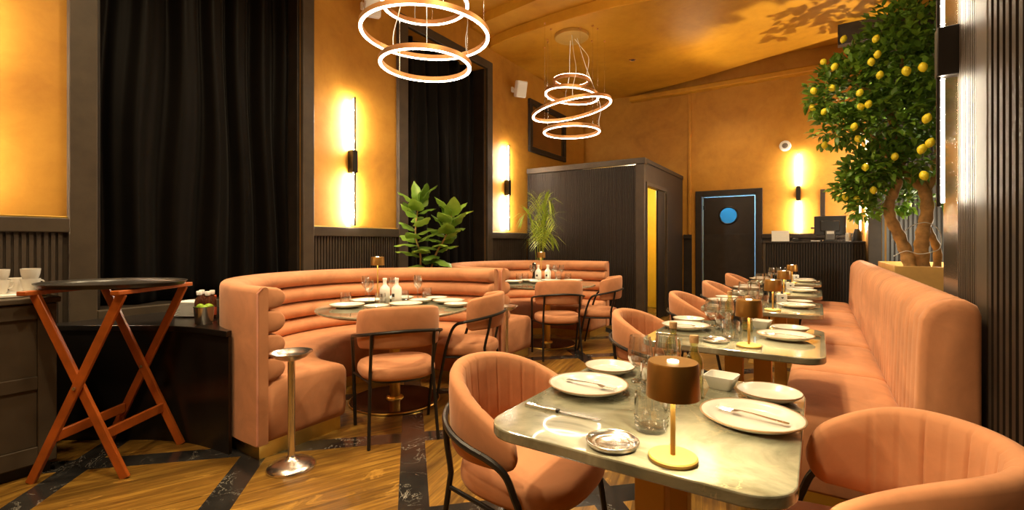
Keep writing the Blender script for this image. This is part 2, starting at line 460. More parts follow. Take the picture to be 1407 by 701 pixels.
# right pier: fine flutes, board, coarse slats
mb = slats(MB(), 'y', 2.76, 3.12, XR, 0, ZU - 0.01, 0.03, 0.017, 0.012, -1)
trim(mb, 'wall_slats', 0)
trim(MB().box(XR - 0.02, XR, 2.60, 2.76, 0, ZU), 'taupe_wood')
mb = slats(MB(), 'y', YF + 0.1, 2.56, XR, 0, ZU - 0.01, 0.066, 0.036, 0.028, -1)
trim(mb, 'slat_wood', 0)
# alcove end wall flutes and its dark post and header
mb = slats(MB(), 'x', XR + 0.12, 1.54, 8.02, 0, ZC - 0.3, 0.045, 0.026, 0.022, -1)
trim(mb, 'uplit_grey_slats' if 'uplit_grey_slats' in MATS else 'wall_slats', 0)
trim(MB().box(XR - 0.02, XR + 0.12, 7.92, 8.02, 0, ZC), 'taupe_wood')
trim(MB().box(0.22, 1.55, 7.86, 7.99, ZC - 0.28, ZC), 'dark_wood')

# kitchen door
d = bpy.data.objects.new('door_1', None); COL.objects.link(d); d['kind'] = 'structure'
d.location = ((DX0 + DX1) / 2, YB + 0.05, 0)
hw = (DX1 - DX0) / 2 - 0.022
hz = 1.765 ; hr = 0.155
n = 40
ring_o = []
for i in range(n):
    a = 2 * pi * i / n + pi / 4
    c, s_ = cos(a), sin(a); k = 1 / max(abs(c), abs(s_))
    ring_o.append((c, s_, k))
mb = MB()
def leafface(yy):
    inner = [(hr * c, yy, hz + hr * s_) for c, s_, k in ring_o]
    outer = []
    for c, s_, k in ring_o:
        X = c * k; Z = s_ * k
        outer.append((X * hw, yy, (hz + Z * (DZ - 0.022 - hz)) if Z > 0 else (hz + Z * (hz - 0.01))))
    return inner, outer
i0, o0 = leafface(-0.02); i1, o1 = leafface(0.02)
rs = [i0, o0, o1, i1, i0]
mb.rings(rs, True, False, False)
mb.build('door_leaf', 'gloss_black', d, smooth=30)
mb = MB().tube([(hr * c, -0.024, hz + hr * s_) for c, s_, k in ring_o], 0.016, 8, True)
mb.build('porthole_ring', 'black_metal', d)
mb = MB().rings([[(hr * c, -0.004, hz + hr * s_) for c, s_, k in ring_o], [(hr * c, 0.004, hz + hr * s_) for c, s_, k in ring_o]])
mb.build('porthole_pane', 'blue_pane', d)
mb = MB().box(-hw, hw, -0.026, -0.02, 0.02, 1.42)
mb.build('kick_plate', 'dark_wood', d, bevel=0.002)
mb = MB().box(-hw - 0.006, -hw + 0.03, -0.04, -0.02, 1.88, 1.96)
mb.build('hinge', 'black_metal', d, bevel=0.004)

# framed opening high on the left wall
wn_ = thing('framed_mirror', 'dark framed brown mirror high on the left wall behind the vestibule', 'mirror', (XL, 7.76, 3.32))
a, b_ = 0.70, 0.46
mb = MB()
mb.box(0, 0.05, -a, a, b_ - 0.09, b_).box(0, 0.05, -a, a, -b_, -b_ + 0.09).box(0, 0.05, -a, -a + 0.10, -b_ + 0.09, b_ - 0.09).box(0, 0.05, a - 0.10, a, -b_ + 0.09, b_ - 0.09)
mb.build('frame', 'dark_wood', wn_, bevel=0.006)
MB().box(0.004, 0.015, -a + 0.09, a - 0.09, -b_ + 0.08, b_ - 0.08).build('mirror_glass', 'mirror_brown', wn_, smooth=0)

# curtains
def curtain(y0, y1, label, seed):
    rnd = random.Random(seed)
    nz, ny = 26, 220
    ph = [rnd.uniform(0, 6.28) for _ in range(6)]
    vs, fs = [], []
    for i in range(nz + 1):
        z = ZW0 + 0.02 + (ZW1 - 0.02 - ZW0) * i / nz
        h = i / nz
        for j in range(ny + 1):
            t = j / ny
            y = y0 + (y1 - y0) * t
            w = t * (y1 - y0)
            drift = 0.05 * sin(2.2 * w + ph[0]) * (1 - h)
            q = w + drift
            f = 0.045 * sin(2 * pi * q / 0.27 + 2.2 * sin(3.1 * q + ph[1]) + 0.9 * sin(1.6 * h + ph[5] + 4 * q) + ph[2]) + 0.013 * sin(2 * pi * q / 0.115 + ph[3] + 1.8 * sin(2 * h + 5 * q))
            f += 0.018 * sin(2 * pi * q / 0.5 + ph[4] + h * 1.2)
            vs.append((XL - 0.17 + f, y + 0.012 * sin(9 * h + 5 * w), z))
    for i in range(nz):
        for j in range(ny):
            a_ = i * (ny + 1) + j
            fs.append((a_, a_ + 1, a_ + ny + 2, a_ + ny + 1))
    o = MB().add(vs, fs).build('curtain', 'black_curtain', smooth=180, solid=0.006)
    tag(o, label, 'curtain')
curtain(W1[0] + 0.035, W1[1] - 0.035, 'wide black velvet curtain in the left window bay behind the tray stand', 3)
curtain(W2[0] + 0.035, W2[1] - 0.035, 'black velvet curtain in the far window bay behind the broad-leaved plant', 11)

# ------------------------------------------------------------------ vestibule box
cb = thing('vestibule', 'black slatted wooden vestibule box with taupe top rail and open doorway', 'vestibule', (-2.19, 7.0, 0))
ZCB = 2.54
# front face along X (local x from XL+2.19 to 0), side face along Y (0..2.4)
xw = XL + 2.19 + 0.02
MB().box(xw, -0.13, 0.02, 0.06, 0, ZCB - 0.1).build('front_panel', 'slat_backing', cb, smooth=0)
slats(MB(), 'x', xw, -0.13, 0.02, 0, ZCB - 0.1, 0.03, 0.019, 0.014, -1).build('slat_panel', 'slat_wood', cb, smooth=0)
MB().box(-0.13, 0.0, 0.0, 0.10, 0, ZCB - 0.09).build('corner_post', 'taupe_wood', cb, bevel=0.006)
MB().box(xw, 0.015, -0.015, 0.10, ZCB - 0.09, ZCB).build('top_rail', 'taupe_wood', cb, bevel=0.006)
MB().box(-0.08, 0.015, 0.10, 2.38, ZCB - 0.07, ZCB).build('top_rail', 'dark_wood', cb, bevel=0.006)
mb = MB().box(-0.07, 0.0, 1.28, 2.38, 0, ZCB - 0.07).box(-0.07, 0.0, 0.10, 1.28, 2.19, ZCB - 0.07)
mb.build('side_panel', 'dark_wood', cb, smooth=0)
mb = MB().box(-0.08, 0.014, 0.10, 0.14, 0, 2.19).box(-0.08, 0.014, 1.24, 1.28, 0, 2.19).box(-0.08, 0.014, 0.14, 1.24, 2.13, 2.19)
mb.build('door_frame', 'taupe_wood', cb, bevel=0.004)
MB().box(-0.05, -0.02, 0.80, 1.22, 0.01, 2.12).build('door', 'dark_wood', cb, bevel=0.004)
mb = MB().box(-1.05, -1.0, 0.07, 2.38, 0, ZCB - 0.1).box(-1.0, -0.08, 2.3, 2.38, 0, ZCB - 0.1)
mb.build('inner_wall', 'yellow_plaster', cb, smooth=0)
MB().box(xw, -0.02, 0.06, 2.38, ZCB - 0.06, ZCB - 0.02).build('roof_panel', 'dark_wood', cb, smooth=0)

# ------------------------------------------------------------------ host counter at the back
YK = 8.3; XK0, XK1, ZK = -0.73, 0.555, 1.285
ct = thing('host_counter', 'tall black fluted host counter below the back wall sconce', 'counter', ((XK0 + XK1) / 2, YK, 0))
hwk = (XK1 - XK0) / 2
MB().box(-hwk, hwk, 0.02, 0.5, 0, ZK - 0.03).build('body', 'slat_backing', ct, smooth=0)
slats(MB(), 'x', -hwk + 0.05, hwk, 0.02, 0.0, ZK - 0.03, 0.034, 0.021, 0.016, -1).build('fluted_front', 'slat_wood', ct, smooth=0)
MB().box(-hwk, -hwk + 0.04, -0.004, 0.02, 0, ZK - 0.03).build('corner_post', 'taupe_wood', ct, bevel=0.004)
MB().box(-hwk - 0.01, hwk, -0.01, 0.52, ZK - 0.03, ZK).build('countertop', 'dark_wood', ct, bevel=0.005)

pos = thing('till_monitor', 'black till monitor seen from behind on the host counter', 'till', (0.14, 8.52, ZK), radians(4))
MB().box(-0.09, 0.09, -0.09, 0.09, 0, 0.02).build('foot', 'black_plastic', pos, bevel=0.005)
MB().box(-0.06, 0.06, -0.06, 0.0, 0.02, 0.16).build('stand', 'grey_plastic', pos, bevel=0.008)
MB().box(-0.20, 0.20, -0.02, 0.03, 0.09, 0.38).build('screen_housing', 'black_plastic', pos, bevel=0.012)
MB().box(-0.12, 0.12, -0.045, -0.02, 0.15, 0.31).build('rear_cover', 'black_plastic', pos, bevel=0.01)
MB().box(-0.045, 0.045, -0.064, -0.06, 0.11, 0.15).build('paper_label', 'paper', pos)
MB().box(-0.245, -0.20, -0.01, 0.02, 0.19, 0.215).build('card_reader', 'black_plastic', pos, bevel=0.004)
st = thing('menu_stand', 'white paper card standing on the left end of the host counter', 'card', (-0.50, 8.45, ZK), radians(10))
MB().box(-0.12, 0.12, -0.004, 0.004, 0, 0.165, Matrix.Rotation(radians(-8), 4, 'X')).build('card', 'paper', st)
MB().box(-0.12, 0.12, 0.0, 0.07, 0, 0.006).build('foot', 'white_plastic', st)
o = MB().lathe([(0.03, 0), (0.032, 0.005), (0.032, 0.12), (0.026, 0.125)], 20).build('tumbler', 'white_plastic', loc=(0.36, 8.45, ZK)); tag(o, 'small white cup on the host counter right of the till', 'cup')
o = MB().lathe([(0.055, 0), (0.06, 0.01), (0.055, 0.1), (0.035, 0.17), (0.03, 0.18)], 20).build('jar', 'black_plastic', loc=(0.47, 8.50, ZK)); tag(o, 'dark jar at the right end of the host counter', 'jar')
o = MB().box(-0.04, 0.04, -0.03, 0.03, 0, 0.05).build('card_terminal', 'black_plastic', loc=(-0.30, 8.44, ZK), bevel=0.01); tag(o, 'small black card terminal on the host counter beside the paper card', 'card terminal')
o = MB().box(-0.06, 0.06, -0.04, 0.04, 0, 0.012).build('notepad', 'paper', loc=(-0.04, 8.42, ZK), bevel=0.002); tag(o, 'flat white notepad on the host counter left of the till', 'notepad')

# alarm sounder
o = thing('alarm_sounder', 'round white alarm sounder on the back wall above the host counter', 'alarm', (-0.485, YB, 2.93))
rot = Matrix.Rotation(pi / 2, 4, 'X')
MB().lathe([(0.08, 0), (0.09, 0.01), (0.09, 0.03), (0.075, 0.045)], 28, mat=rot).build('base', 'white_plastic', o)
MB().lathe([(0.045, 0.045), (0.045, 0.06), (0.03, 0.068)], 24, mat=rot).build('grille', 'grey_plastic', o)

# loudspeakers on the left wall
def speaker(y, z, label):
    t = thing('wall_speaker', label, 'speaker', (XL, y, z), 0, 'white wall speakers')
    MB().box(0, 0.03, -0.03, 0.03, -0.02, 0.06).build('bracket', 'white_plastic', t, bevel=0.005)
    MB().tube([(0.02, 0, 0.02), (0.10, 0, 0.02)], 0.012).build('arm', 'white_plastic', t)
    m = Matrix.Translation((0.17, 0.0, 0.0)) @ Matrix.Rotation(radians(-35), 4, 'Z') @ Matrix.Rotation(radians(18), 4, 'Y')
    MB().box(-0.075, 0.075, -0.085, 0.085, -0.13, 0.13, m).build('cabinet', 'white_plastic', t, bevel=0.02, seg=3)
    MB().box(0.0755, 0.079, -0.07, 0.07, -0.115, 0.115, m).build('grille', 'white_china', t, bevel=0.003)
    return t
speaker(6.55, 3.77, 'white loudspeaker on the left wall between the far curtain and the framed mirror')
speaker(3.50, 3.86, 'white loudspeaker high on the left wall behind the front ring pendant')

# ------------------------------------------------------------------ wall sconces
def sconce(loc, rz, label, length=1.38, off=0.075, led='sconce_led'):
    t = thing('wall_sconce', label, 'sconce', loc, rz, 'slim vertical wall sconces')   # local +x points away from the wall
    MB().box(off - 0.006, off + 0.010, -0.008, 0.008, -length / 2, length / 2).build('rod', 'black_metal', t, bevel=0.002)
    mb = MB()
    for z0, z1 in ((-length / 2 + 0.02, -0.13), (0.13, length / 2 - 0.02)):
        mb.box(off - 0.020, off - 0.006, -0.009, 0.009, z0, z1)
    mb.build('light_strip', led, t, smooth=0)
    MB().box(0, off + 0.012, -0.032, 0.032, -0.12, 0.12).build('mount', 'black_metal', t, bevel=0.005)
    return t
sconce((XL, 3.34, 2.135), 0, 'slim black wall sconce glowing on the plaster between the two curtains')
sconce((XL, 6.36, 2.15), 0, 'slim black wall sconce glowing on the plaster behind the palm')
sconce((XL, 0.47, 2.14), 0, 'slim black wall sconce left of the tray stand, out at the left edge', 1.38)
sconce((-0.29, YB, 2.10), -pi / 2, 'slim black wall sconce on the back wall above the host counter')
sconce((XR, 8.72, 2.12), pi, 'slim black wall sconce on the right wall behind the lemon tree')
sconce((XR, 3.12, 2.20), pi, 'slim black wall sconce on the right pier beside the lemon tree', 1.52, 0.08, 'pier_led')
# ------------------------------------------------------------------ dining chairs (face +x)
def chair_proto(label, tall=False, flat=False):
    t = thing('dining_chair', label, 'chair')
    def plan(k, a=0.245, b=0.25, n=2.7, m=56):
        out = []
        for i in range(m):
            th = 2 * pi * i / m
            c, s_ = cos(th), sin(th)
            x = a * k * (abs(c) ** (2 / n)) * (1 if c >= 0 else -1)
            y = b * k * (abs(s_) ** (2 / n)) * (1 if s_ >= 0 else -1)
            y *= 1 + 0.08 * (x / a)
            out.append((x + 0.015, y))
        return out
    dz = -0.015 if tall else 0.0
    mb = MB()
    prof = [(0.90, 0.405), (0.965, 0.41), (0.995, 0.425), (1.0, 0.445), (0.985, 0.465), (0.945, 0.48), (0.86, 0.488), (0.6, 0.493), (0.25, 0.495)]
    mb.rings([[(x, y, z + dz) for x, y in plan(k)] for k, z in prof])
    mb.build('seat', 'velvet', t, smooth=60)
    MB().rings([[(x, y, 0.385 + dz) for x, y in plan(0.80)], [(x, y, 0.406 + dz) for x, y in plan(0.88)]]).build('seat_pan', 'black_metal', t)
    TH = radians(80 if tall else 104)
    e0 = 0.86 if tall else 0.93
    NC = 150
    R0 = 0.272 if tall else 0.285
    def col(i):
        u = -1 + 2 * i / NC
        th = u * TH
        au = abs(u)
        dirx, diry = -cos(th), sin(th)
        ext = 0.0 if tall else max(0.0, au - 0.72) / 0.28
        if tall:
            zt = 0.868 - 0.045 * au ** 2; zb = 0.600 - 0.015 * au ** 2
        else:
            zt = (0.815 - 0.115 * au ** 5 - 0.02 * ext) if flat else (0.815 - 0.165 * (au ** 2.2) - 0.02 * ext); zb = 0.525 + 0.02 * au ** 2
        e = max(0.0, (au - e0) / (1 - e0))
        shrink = 1 - sqrt(max(0.0, 1 - e * e)) if e > 0 else 0
        zm = (zt + zb) / 2
        kk = 0.42 if tall else 0.75
        zt2 = zt + (zm - zt) * shrink * kk; zb2 = zb + (zm - zb) * shrink * kk
        th_ = (0.050 if tall else 0.060) - 0.012 * au
        th_ *= (1 - 0.6 * shrink)
        groove = 0.0
        if au < 0.86:
            ph = (u * TH / radians(13.2)) % 1.0
            groove = -0.0055 * math.exp(-((min(ph, 1 - ph)) / 0.055) ** 2)
        def pt(r_off, z):
            lean = 0.05 * (z - 0.52) * (1 - 0.5 * au)
            bx = dirx * (R0 + r_off + lean) + 0.05 * ext
            by = diry * (R0 + r_off + lean * 0.6)
            return (bx, by, z)
        H_ = zt2 - zb2
        pts = []
        for k in (0.06, 0.25, 0.5, 0.75, 0.93): pts.append(pt(0.0 - (0.004 if k in (0.06, 0.93) else 0), zb2 + H_ * k))
        pts.append(pt(-th_ * 0.22, zb2 + H_ * 0.985)); pts.append(pt(-th_ * 0.5, zb2 + H_)); pts.append(pt(-th_ * 0.78, zb2 + H_ * 0.985))
        for k in (0.93, 0.75, 0.5, 0.25, 0.06): pts.append(pt(-th_ - 0.006 * sin(pi * k) - groove, zb2 + H_ * k))
        pts.append(pt(-th_ * 0.8, zb2 + H_ * 0.01)); pts.append(pt(-th_ * 0.5, zb2)); pts.append(pt(-th_ * 0.2, zb2 + H_ * 0.01))
        return pts
    MB().rings([col(i) for i in range(NC + 1)]).build('backrest', 'velvet', t, smooth=70)
    path = []
    R_ = 0.292 if tall else 0.306
    zr, drop = (0.715, 0.055) if tall else (0.645, 0.055)
    for k in range(-12, 13):
        th = radians(84 if tall else 92) * k / 12
        path.append((-cos(th) * R_, sin(th) * R_, zr - drop * (abs(k) / 12) ** 1.6))
    MB().tube(path, 0.0105 if tall else 0.0115, 8).build('back_rail', 'black_metal', t)
    for sg in (1, -1):
        if tall:
            p = [(-0.030, sg * 0.2905, 0.66), (0.02, sg * 0.290, 0.645), (0.055, sg * 0.286, 0.61), (0.085, sg * 0.280, 0.54), (0.125, sg * 0.272, 0.40), (0.205, sg * 0.255, 0.0)]
            q = [(-0.222, sg * 0.196, 0.698), (-0.205, sg * 0.196, 0.60), (-0.175, sg * 0.197, 0.47), (-0.18, sg * 0.200, 0.40), (-0.252, sg * 0.215, 0.0)]
            sr = [(-0.18, sg * 0.200, 0.386), (0.125, sg * 0.272, 0.386)]
        else:
            p = [(0.011, sg * 0.306, 0.59), (0.06, sg * 0.305, 0.575), (0.10, sg * 0.300, 0.545), (0.125, sg * 0.295, 0.49), (0.15, sg * 0.285, 0.40), (0.225, sg * 0.265, 0.0)]
            q = [(-0.222, sg * 0.210, 0.635), (-0.212, sg * 0.212, 0.55), (-0.195, sg * 0.212, 0.46), (-0.20, sg * 0.213, 0.40), (-0.262, sg * 0.225, 0.0)]
            sr = [(-0.20, sg * 0.213, 0.396), (0.15, sg * 0.282, 0.396)]
        MB().tube(smooth_path(p, 5), 0.0115, 8).build('leg', 'black_metal', t)
        MB().tube(smooth_path(q, 5), 0.0105, 8).build('leg', 'black_metal', t)
        MB().tube(sr, 0.008, 8).build('side_rail', 'black_metal', t)
    return t

# ------------------------------------------------------------------ horseshoe booths
def booth(cx, cy, R, xe0, xe1, label):
    t = thing('curved_booth', label, 'booth', (cx, cy, 0), 0, 'curved velvet booths')
    def path(R_, e0=0.0, e1=0.0):
        pts = []
        L0 = xe0 - cx - e0
        for k in range(5): pts.append((L0 * (1 - k / 5), -R_, 0, 1))
        for k in range(61):
            a = -pi / 2 - pi * k / 60
            pts.append((R_ * cos(a), R_ * sin(a), -cos(a), -sin(a)))
        L1 = xe1 - cx - e1
        for k in range(1, 6): pts.append((L1 * k / 5, R_, 0, -1))
        return pts
    pth = path(R)
    def sweep(prof, soft=0.0, pth=pth, smooth=50):
        rs = []
        cxp = sum(p[0] for p in prof) / len(prof); czp = sum(p[1] for p in prof) / len(prof)
        def ring(P, k):
            x, y, nx, ny = P
            return [(x + nx * (cxp + (d - cxp) * k), y + ny * (cxp + (d - cxp) * k), czp + (z - czp) * k) for d, z in prof]
        if soft:
            x, y, nx, ny = pth[0]
            for e, k in ((0.0, 0.72), (0.25, 0.86), (0.6, 0.96)):
                rs.append(ring((x - soft * e, y, nx, ny), k))
            P0 = (x - soft, y, nx, ny)
            rs.append(ring(P0, 1))
            rs += [ring(P, 1) for P in pth[1:-1] if not (P[0] > x - soft - 0.01 and P[1] < 0)and not (P[0] > pth[-1][0] - soft - 0.01 and P[1] > 0 and P[3] == -1)]
            x, y, nx, ny = pth[-1]
            rs.append(ring((x - soft, y, nx, ny), 1))
            for e, k in ((0.6, 0.96), (0.25, 0.86), (0.0, 0.72)):
                rs.append(ring((x - soft * e, y, nx, ny), k))
        else:
            rs = [ring(P, 1) for P in pth]
        return MB().rings(rs)
    # back panel
    prof = [(0, 0.09), (0, 0.97), (0.006, 0.99), (0.02, 1.002), (0.055, 1.002), (0.065, 0.99), (0.065, 0.09)]
    sweep(prof).build('back_panel', 'velvet', t, smooth=50)
    zs = [0.445, 0.585, 0.725, 0.865, 1.002]
    for i in range(4):
        z0, z1 = zs[i], zs[i + 1]
        zc = (z0 + z1) / 2; h = (z1 - z0) / 2 - 0.0015
        bul = 0.118
        prof = [(0.045, zc - h)] + [(0.060 + bul * cos(a) ** 0.7 if cos(a) > 0 else 0.060, zc + h * sin(a)) for a in [radians(v) for v in (-82, -66, -50, -34, -17, 0, 17, 34, 50, 66, 82)]] + [(0.045, zc + h)]
        sweep(prof, 0.02).build('bolster', 'velvet', t, smooth=60)
    prof = [(0.06, 0.09), (0.06, 0.455), (0.2, 0.456), (0.36, 0.460), (0.50, 0.456), (0.57, 0.447), (0.605, 0.428), (0.622, 0.40), (0.627, 0.36), (0.622, 0.14), (0.612, 0.10), (0.60, 0.09)]
    sweep(prof, 0.03).build('seat', 'velvet', t, smooth=50)
    prof = [(0.03, 0.0), (0.03, 0.095), (0.585, 0.095), (0.585, 0.0)]
    sweep(prof, 0, path(R, 0.035, 0.035)).build('plinth', 'plinth_brass', t, smooth=30)
    # piping at the visible end edges
    for e, s_ in ((xe0 - cx, -1), (xe1 - cx, 1)):
        MB().tube([(e, s_ * R, 0.10), (e, s_ * R, 0.97), (e, s_ * (R - 0.03), 1.0)], 0.006, 6).build('piping', 'velvet_piping', t)
    return t
BR = 1.21
B1 = (-2.85, 2.685); B2 = (-2.85, 5.175)
booth(B1[0], B1[1], BR, -2.69, -2.69, 'terracotta velvet horseshoe booth with rolled back around the front round table')
booth(B2[0], B2[1], BR, -2.70, -2.50, 'terracotta velvet horseshoe booth with rolled back around the far round table')

def round_table(x, y, label):
    t = thing('round_table', label, 'table', (x, y, 0), 0, 'round marble tables')
    R_ = 0.60
    MB().lathe([(R_ - 0.05, 0.718), (R_ - 0.012, 0.728), (R_, 0.738), (R_, 0.746), (R_ - 0.004, 0.75)], 80).build('tabletop', 'table_marble', t, smooth=30)
    MB().lathe([(0.30, 0.700), (0.30, 0.718)], 40).build('top_plate', 'black_metal', t)
    MB().lathe([(0.042, 0.03), (0.042, 0.70)], 32).build('pole', 'brass', t)
    MB().lathe([(0.35, 0.0), (0.35, 0.012), (0.34, 0.018)], 72).build('base', 'base_brown', t, smooth=30)
    MB().lathe([(0.356, 0.002), (0.360, 0.006), (0.356, 0.013), (0.351, 0.013), (0.351, 0.002)], 72, cap=False).build('base_rim', 'brass', t, smooth=60)
    MB().lathe([(0.07, 0.018), (0.066, 0.028), (0.043, 0.034)], 32).build('collar', 'brass', t)
    return t
T1 = (-2.86, 2.68); T2 = (-2.86, 5.22)
round_table(*T1, 'round marble table on a brass pole inside the front curved booth')
round_table(*T2, 'round marble table on a brass pole inside the far curved booth')

ch = chair_proto('nearest terracotta velvet chair, at the left side of the nearest marble table')
ch.location = (-0.90, 1.50, 0); ch.rotation_euler = (0, 0, radians(0))
ch['group'] = 'terracotta dining chairs'
def chair(x, y, deg, label): return dup(ch, (x, y, 0), radians(deg), label)
USED_T = []
def tchair(x, y, deg, label):
    if USED_T: return dup(USED_T[0], (x, y, 0), radians(deg), label)
    c = chair_proto(label, True); USED_T.append(c)
    c.location = (x, y, 0); c.rotation_euler = (0, 0, radians(deg)); c['group'] = 'terracotta chairs at the round tables'
c_ = chair_proto('terracotta velvet chair cut off by the right edge, right of the nearest marble table', False, True)
c_.location = (0.095, 1.45, 0); c_.rotation_euler = (0, 0, radians(182)); c_['group'] = 'terracotta dining chairs'
tchair(-2.38, 2.255, 146, 'terracotta velvet chair seen squarely from behind at the front round table')
tchair(-2.39, 3.05, 203, 'terracotta velvet chair side-on at the front round table, beside the second ashtray stand')
tchair(-2.45, 4.72, 130, 'terracotta velvet chair seen from behind at the far round table')
tchair(-2.25, 5.40, 195, 'terracotta velvet chair in front of the slatted vestibule at the far round table')
YS = [1.065, 2.46, 3.94, 5.32, 6.85]      # near edges of the five marble tables
for k, dy in ((1, 3.08), (2, 4.50), (3, 5.98), (4, 7.62)):
    chair(-0.87, dy, 0, 'terracotta velvet chair at the left side of the %s' % ['', 'second marble table from the camera', 'third marble table from the camera', 'fourth marble table from the camera', 'fifth and farthest marble table'][k])

# ------------------------------------------------------------------ row of marble tables
TW, TD = 0.83, 0.86
TX0, TX1 = -0.80, 0.03
TCX = (TX0 + TX1) / 2
TN = ['nearest marble table', 'second marble table', 'third marble table', 'fourth marble table', 'farthest marble table']
def rrect(hx, hy, r, n=8):
    out = []
    for cx_, cy_, a0 in ((hx - r, hy - r, 0), (-hx + r, hy - r, 90), (-hx + r, -hy + r, 180), (hx - r, -hy + r, 270)):
        for k in range(n + 1):
            a = radians(a0 + 90 * k / n)
            out.append((cx_ + r * cos(a), cy_ + r * sin(a)))
    return out
def table_proto(TW, lx=0.075):
    t = thing('marble_table', '', 'table', (TCX, 0, 0), 0, 'row of rounded square marble tables')
    hx, hy = TW / 2, TD / 2
    rs = []
    for off, z in ((-0.012, 0.716), (-0.002, 0.720), (0, 0.724), (0, 0.7455), (-0.0015, 0.7488), (-0.004, 0.75)):
        rs.append([(x, y, z) for x, y in rrect(hx + off, hy + off, 0.10 + off)])
    MB().rings(rs).build('tabletop', 'table_marble', t, smooth=18)
    MB().box(-0.28, 0.28, -0.28, 0.28, 0.704, 0.716).build('top_plate', 'gold_paint', t, bevel=0.003)
    MB().box(-0.045, 0.045, -0.11, -0.05, 0.015, 0.704).build('leg', 'gold_paint', t, bevel=0.004)
    MB().box(lx, lx + 0.09, 0.10, 0.16, 0.015, 0.704).build('leg', 'gold_paint', t, bevel=0.004)
    MB().rings([[(x, y, z) for x, y in rrect(0.24 + o_, 0.25 + o_, 0.04)] for o_, z in ((0, 0), (0, 0.010), (-0.006, 0.015))]).build('base_plate', 'gold_paint', t, smooth=40)
    return t
tp1 = table_proto(0.765, -0.03); tp = table_proto(TW)
for i, y in enumerate(YS):
    lab = ['rounded square marble table nearest the camera, on gold twin legs', 'second rounded square marble table from the camera, on gold twin legs', 'third rounded square marble table from the camera, beside the banquette', 'fourth rounded square marble table from the camera, beside the banquette', 'fifth and farthest marble table of the row, before the host counter'][i]
    if i == 0: tp1.location = (-0.4175, y + TD / 2, 0); tp1['label'] = lab
    elif i == 1: tp.location = (TCX, y + TD / 2, 0); tp['label'] = lab
    else: dup(tp, (TCX, y + TD / 2, 0), 0, lab)

# ------------------------------------------------------------------ long banquette on the right
bq = thing('banquette', 'long terracotta velvet banquette with channelled back along the right side', 'banquette', (0.3, 2.55, 0))
BX0 = -0.16 - 0.3; BXB = 0.335 - 0.3; BX1 = 0.540 - 0.3; BL = 5.25
def banq_back(y0, y1, pitch, depth, name):
    n = int((y1 - y0) / 0.012)
    rs = []
    ztop = 1.035
    for i in range(n + 1):
        y = y0 + (y1 - y0) * i / n
        e = min(y - y0, y1 - y)
        soft = 1 - sqrt(max(0, 1 - (max(0, 0.035 - e) / 0.035) ** 2))
        g = 0.0
        if pitch:
            ph = ((y - y0) / pitch) % 1.0
            g = depth * (1 - abs(sin(pi * ph)) ** 0.45)
            if e < 0.05: g = 0
        inx = 0.03 * soft
        zt = ztop - 0.03 * soft - g * 0.5
        x0 = BXB + g + inx; x1 = BX1 - inx * 0.5
        prof = [(x1, 0.10), (x1, zt - 0.06), (x1 - 0.012, zt - 0.025), (x1 - 0.045, zt - 0.004), (x1 - 0.085, zt), (x0 + 0.085, zt - 0.012), (x0 + 0.045, zt - 0.04), (x0 + 0.020, zt - 0.09), (x0 + 0.012, zt - 0.2), (x0 + 0.002, 0.5), (x0, 0.40), (x0, 0.10)]
        rs.append([(a, y, b) for a, b in prof])
    MB().rings(rs).build(name, 'velvet', bq, smooth=50)
banq_back(0.0, 3.06, 0.112, 0.013, 'back_panel')
banq_back(3.065, BL, 0.40, 0.009, 'back_panel')
cuts = [0.0, 1.0, 1.98, 3.0, 4.1, BL]
for a, b in zip(cuts[:-1], cuts[1:]):
    a += 0.004; b -= 0.004
    rs = []
    for off, z in ((0.012, 0.12), (0.0, 0.135), (0.0, 0.40), (0.006, 0.43), (0.02, 0.45), (0.05, 0.462), (0.12, 0.470)):
        hx = (BXB + 0.01 - BX0) / 2; hy = (b - a) / 2
        rs.append([(x + (BXB + 0.01 + BX0) / 2, y + (a + b) / 2, z) for x, y in rrect(hx - off, hy - off * 0.8, 0.03)])
    MB().rings(rs).build('seat_cushion', 'velvet', bq, smooth=60)
MB().box(BX0 + 0.05, BX1 - 0.02, 0.02, BL - 0.02, 0, 0.12).build('plinth', 'plinth_brass', bq, smooth=0)

# ------------------------------------------------------------------ curved black counter behind the front booth
arc = [(XL + 0.06, 0.86), (-3.98, 1.02), (-3.705, 1.203), (-3.55, 1.30), (-3.323, 1.391), (-3.124, 1.427), (-2.945, 1.443)]
arcp = [(p.x, p.y) for p in smooth_path([(x, y, 0) for x, y in arc], 6)]
circ = []
for k in range(0, 41):
    a = radians(-95 - (85 + 0) * k / 40)
    circ.append((B1[0] + (BR + 0.012) * cos(a), B1[1] + (BR + 0.012) * sin(a)))
poly = arcp + [c for c in circ if c[0] > XL + 0.07] + [(XL + 0.06, B1[1])]
bc = thing('curved_counter', 'low gloss black counter curving between the sideboard and the front booth', 'counter', (-3.5, 1.6, 0))
sh = lambda P: [(x + 3.5, y - 1.6) for x, y in P]
MB().prism(sh(poly), 0.0, 0.70).build('body', 'gloss_black', bc, smooth=30)
poly2 = [(x, y - (0.012 if i < len(arcp) else 0)) for i, (x, y) in enumerate(poly)]
MB().prism(sh(poly2), 0.70, 0.735).build('countertop', 'gloss_black', bc, smooth=30, bevel=0.003)
ZCT = 0.735

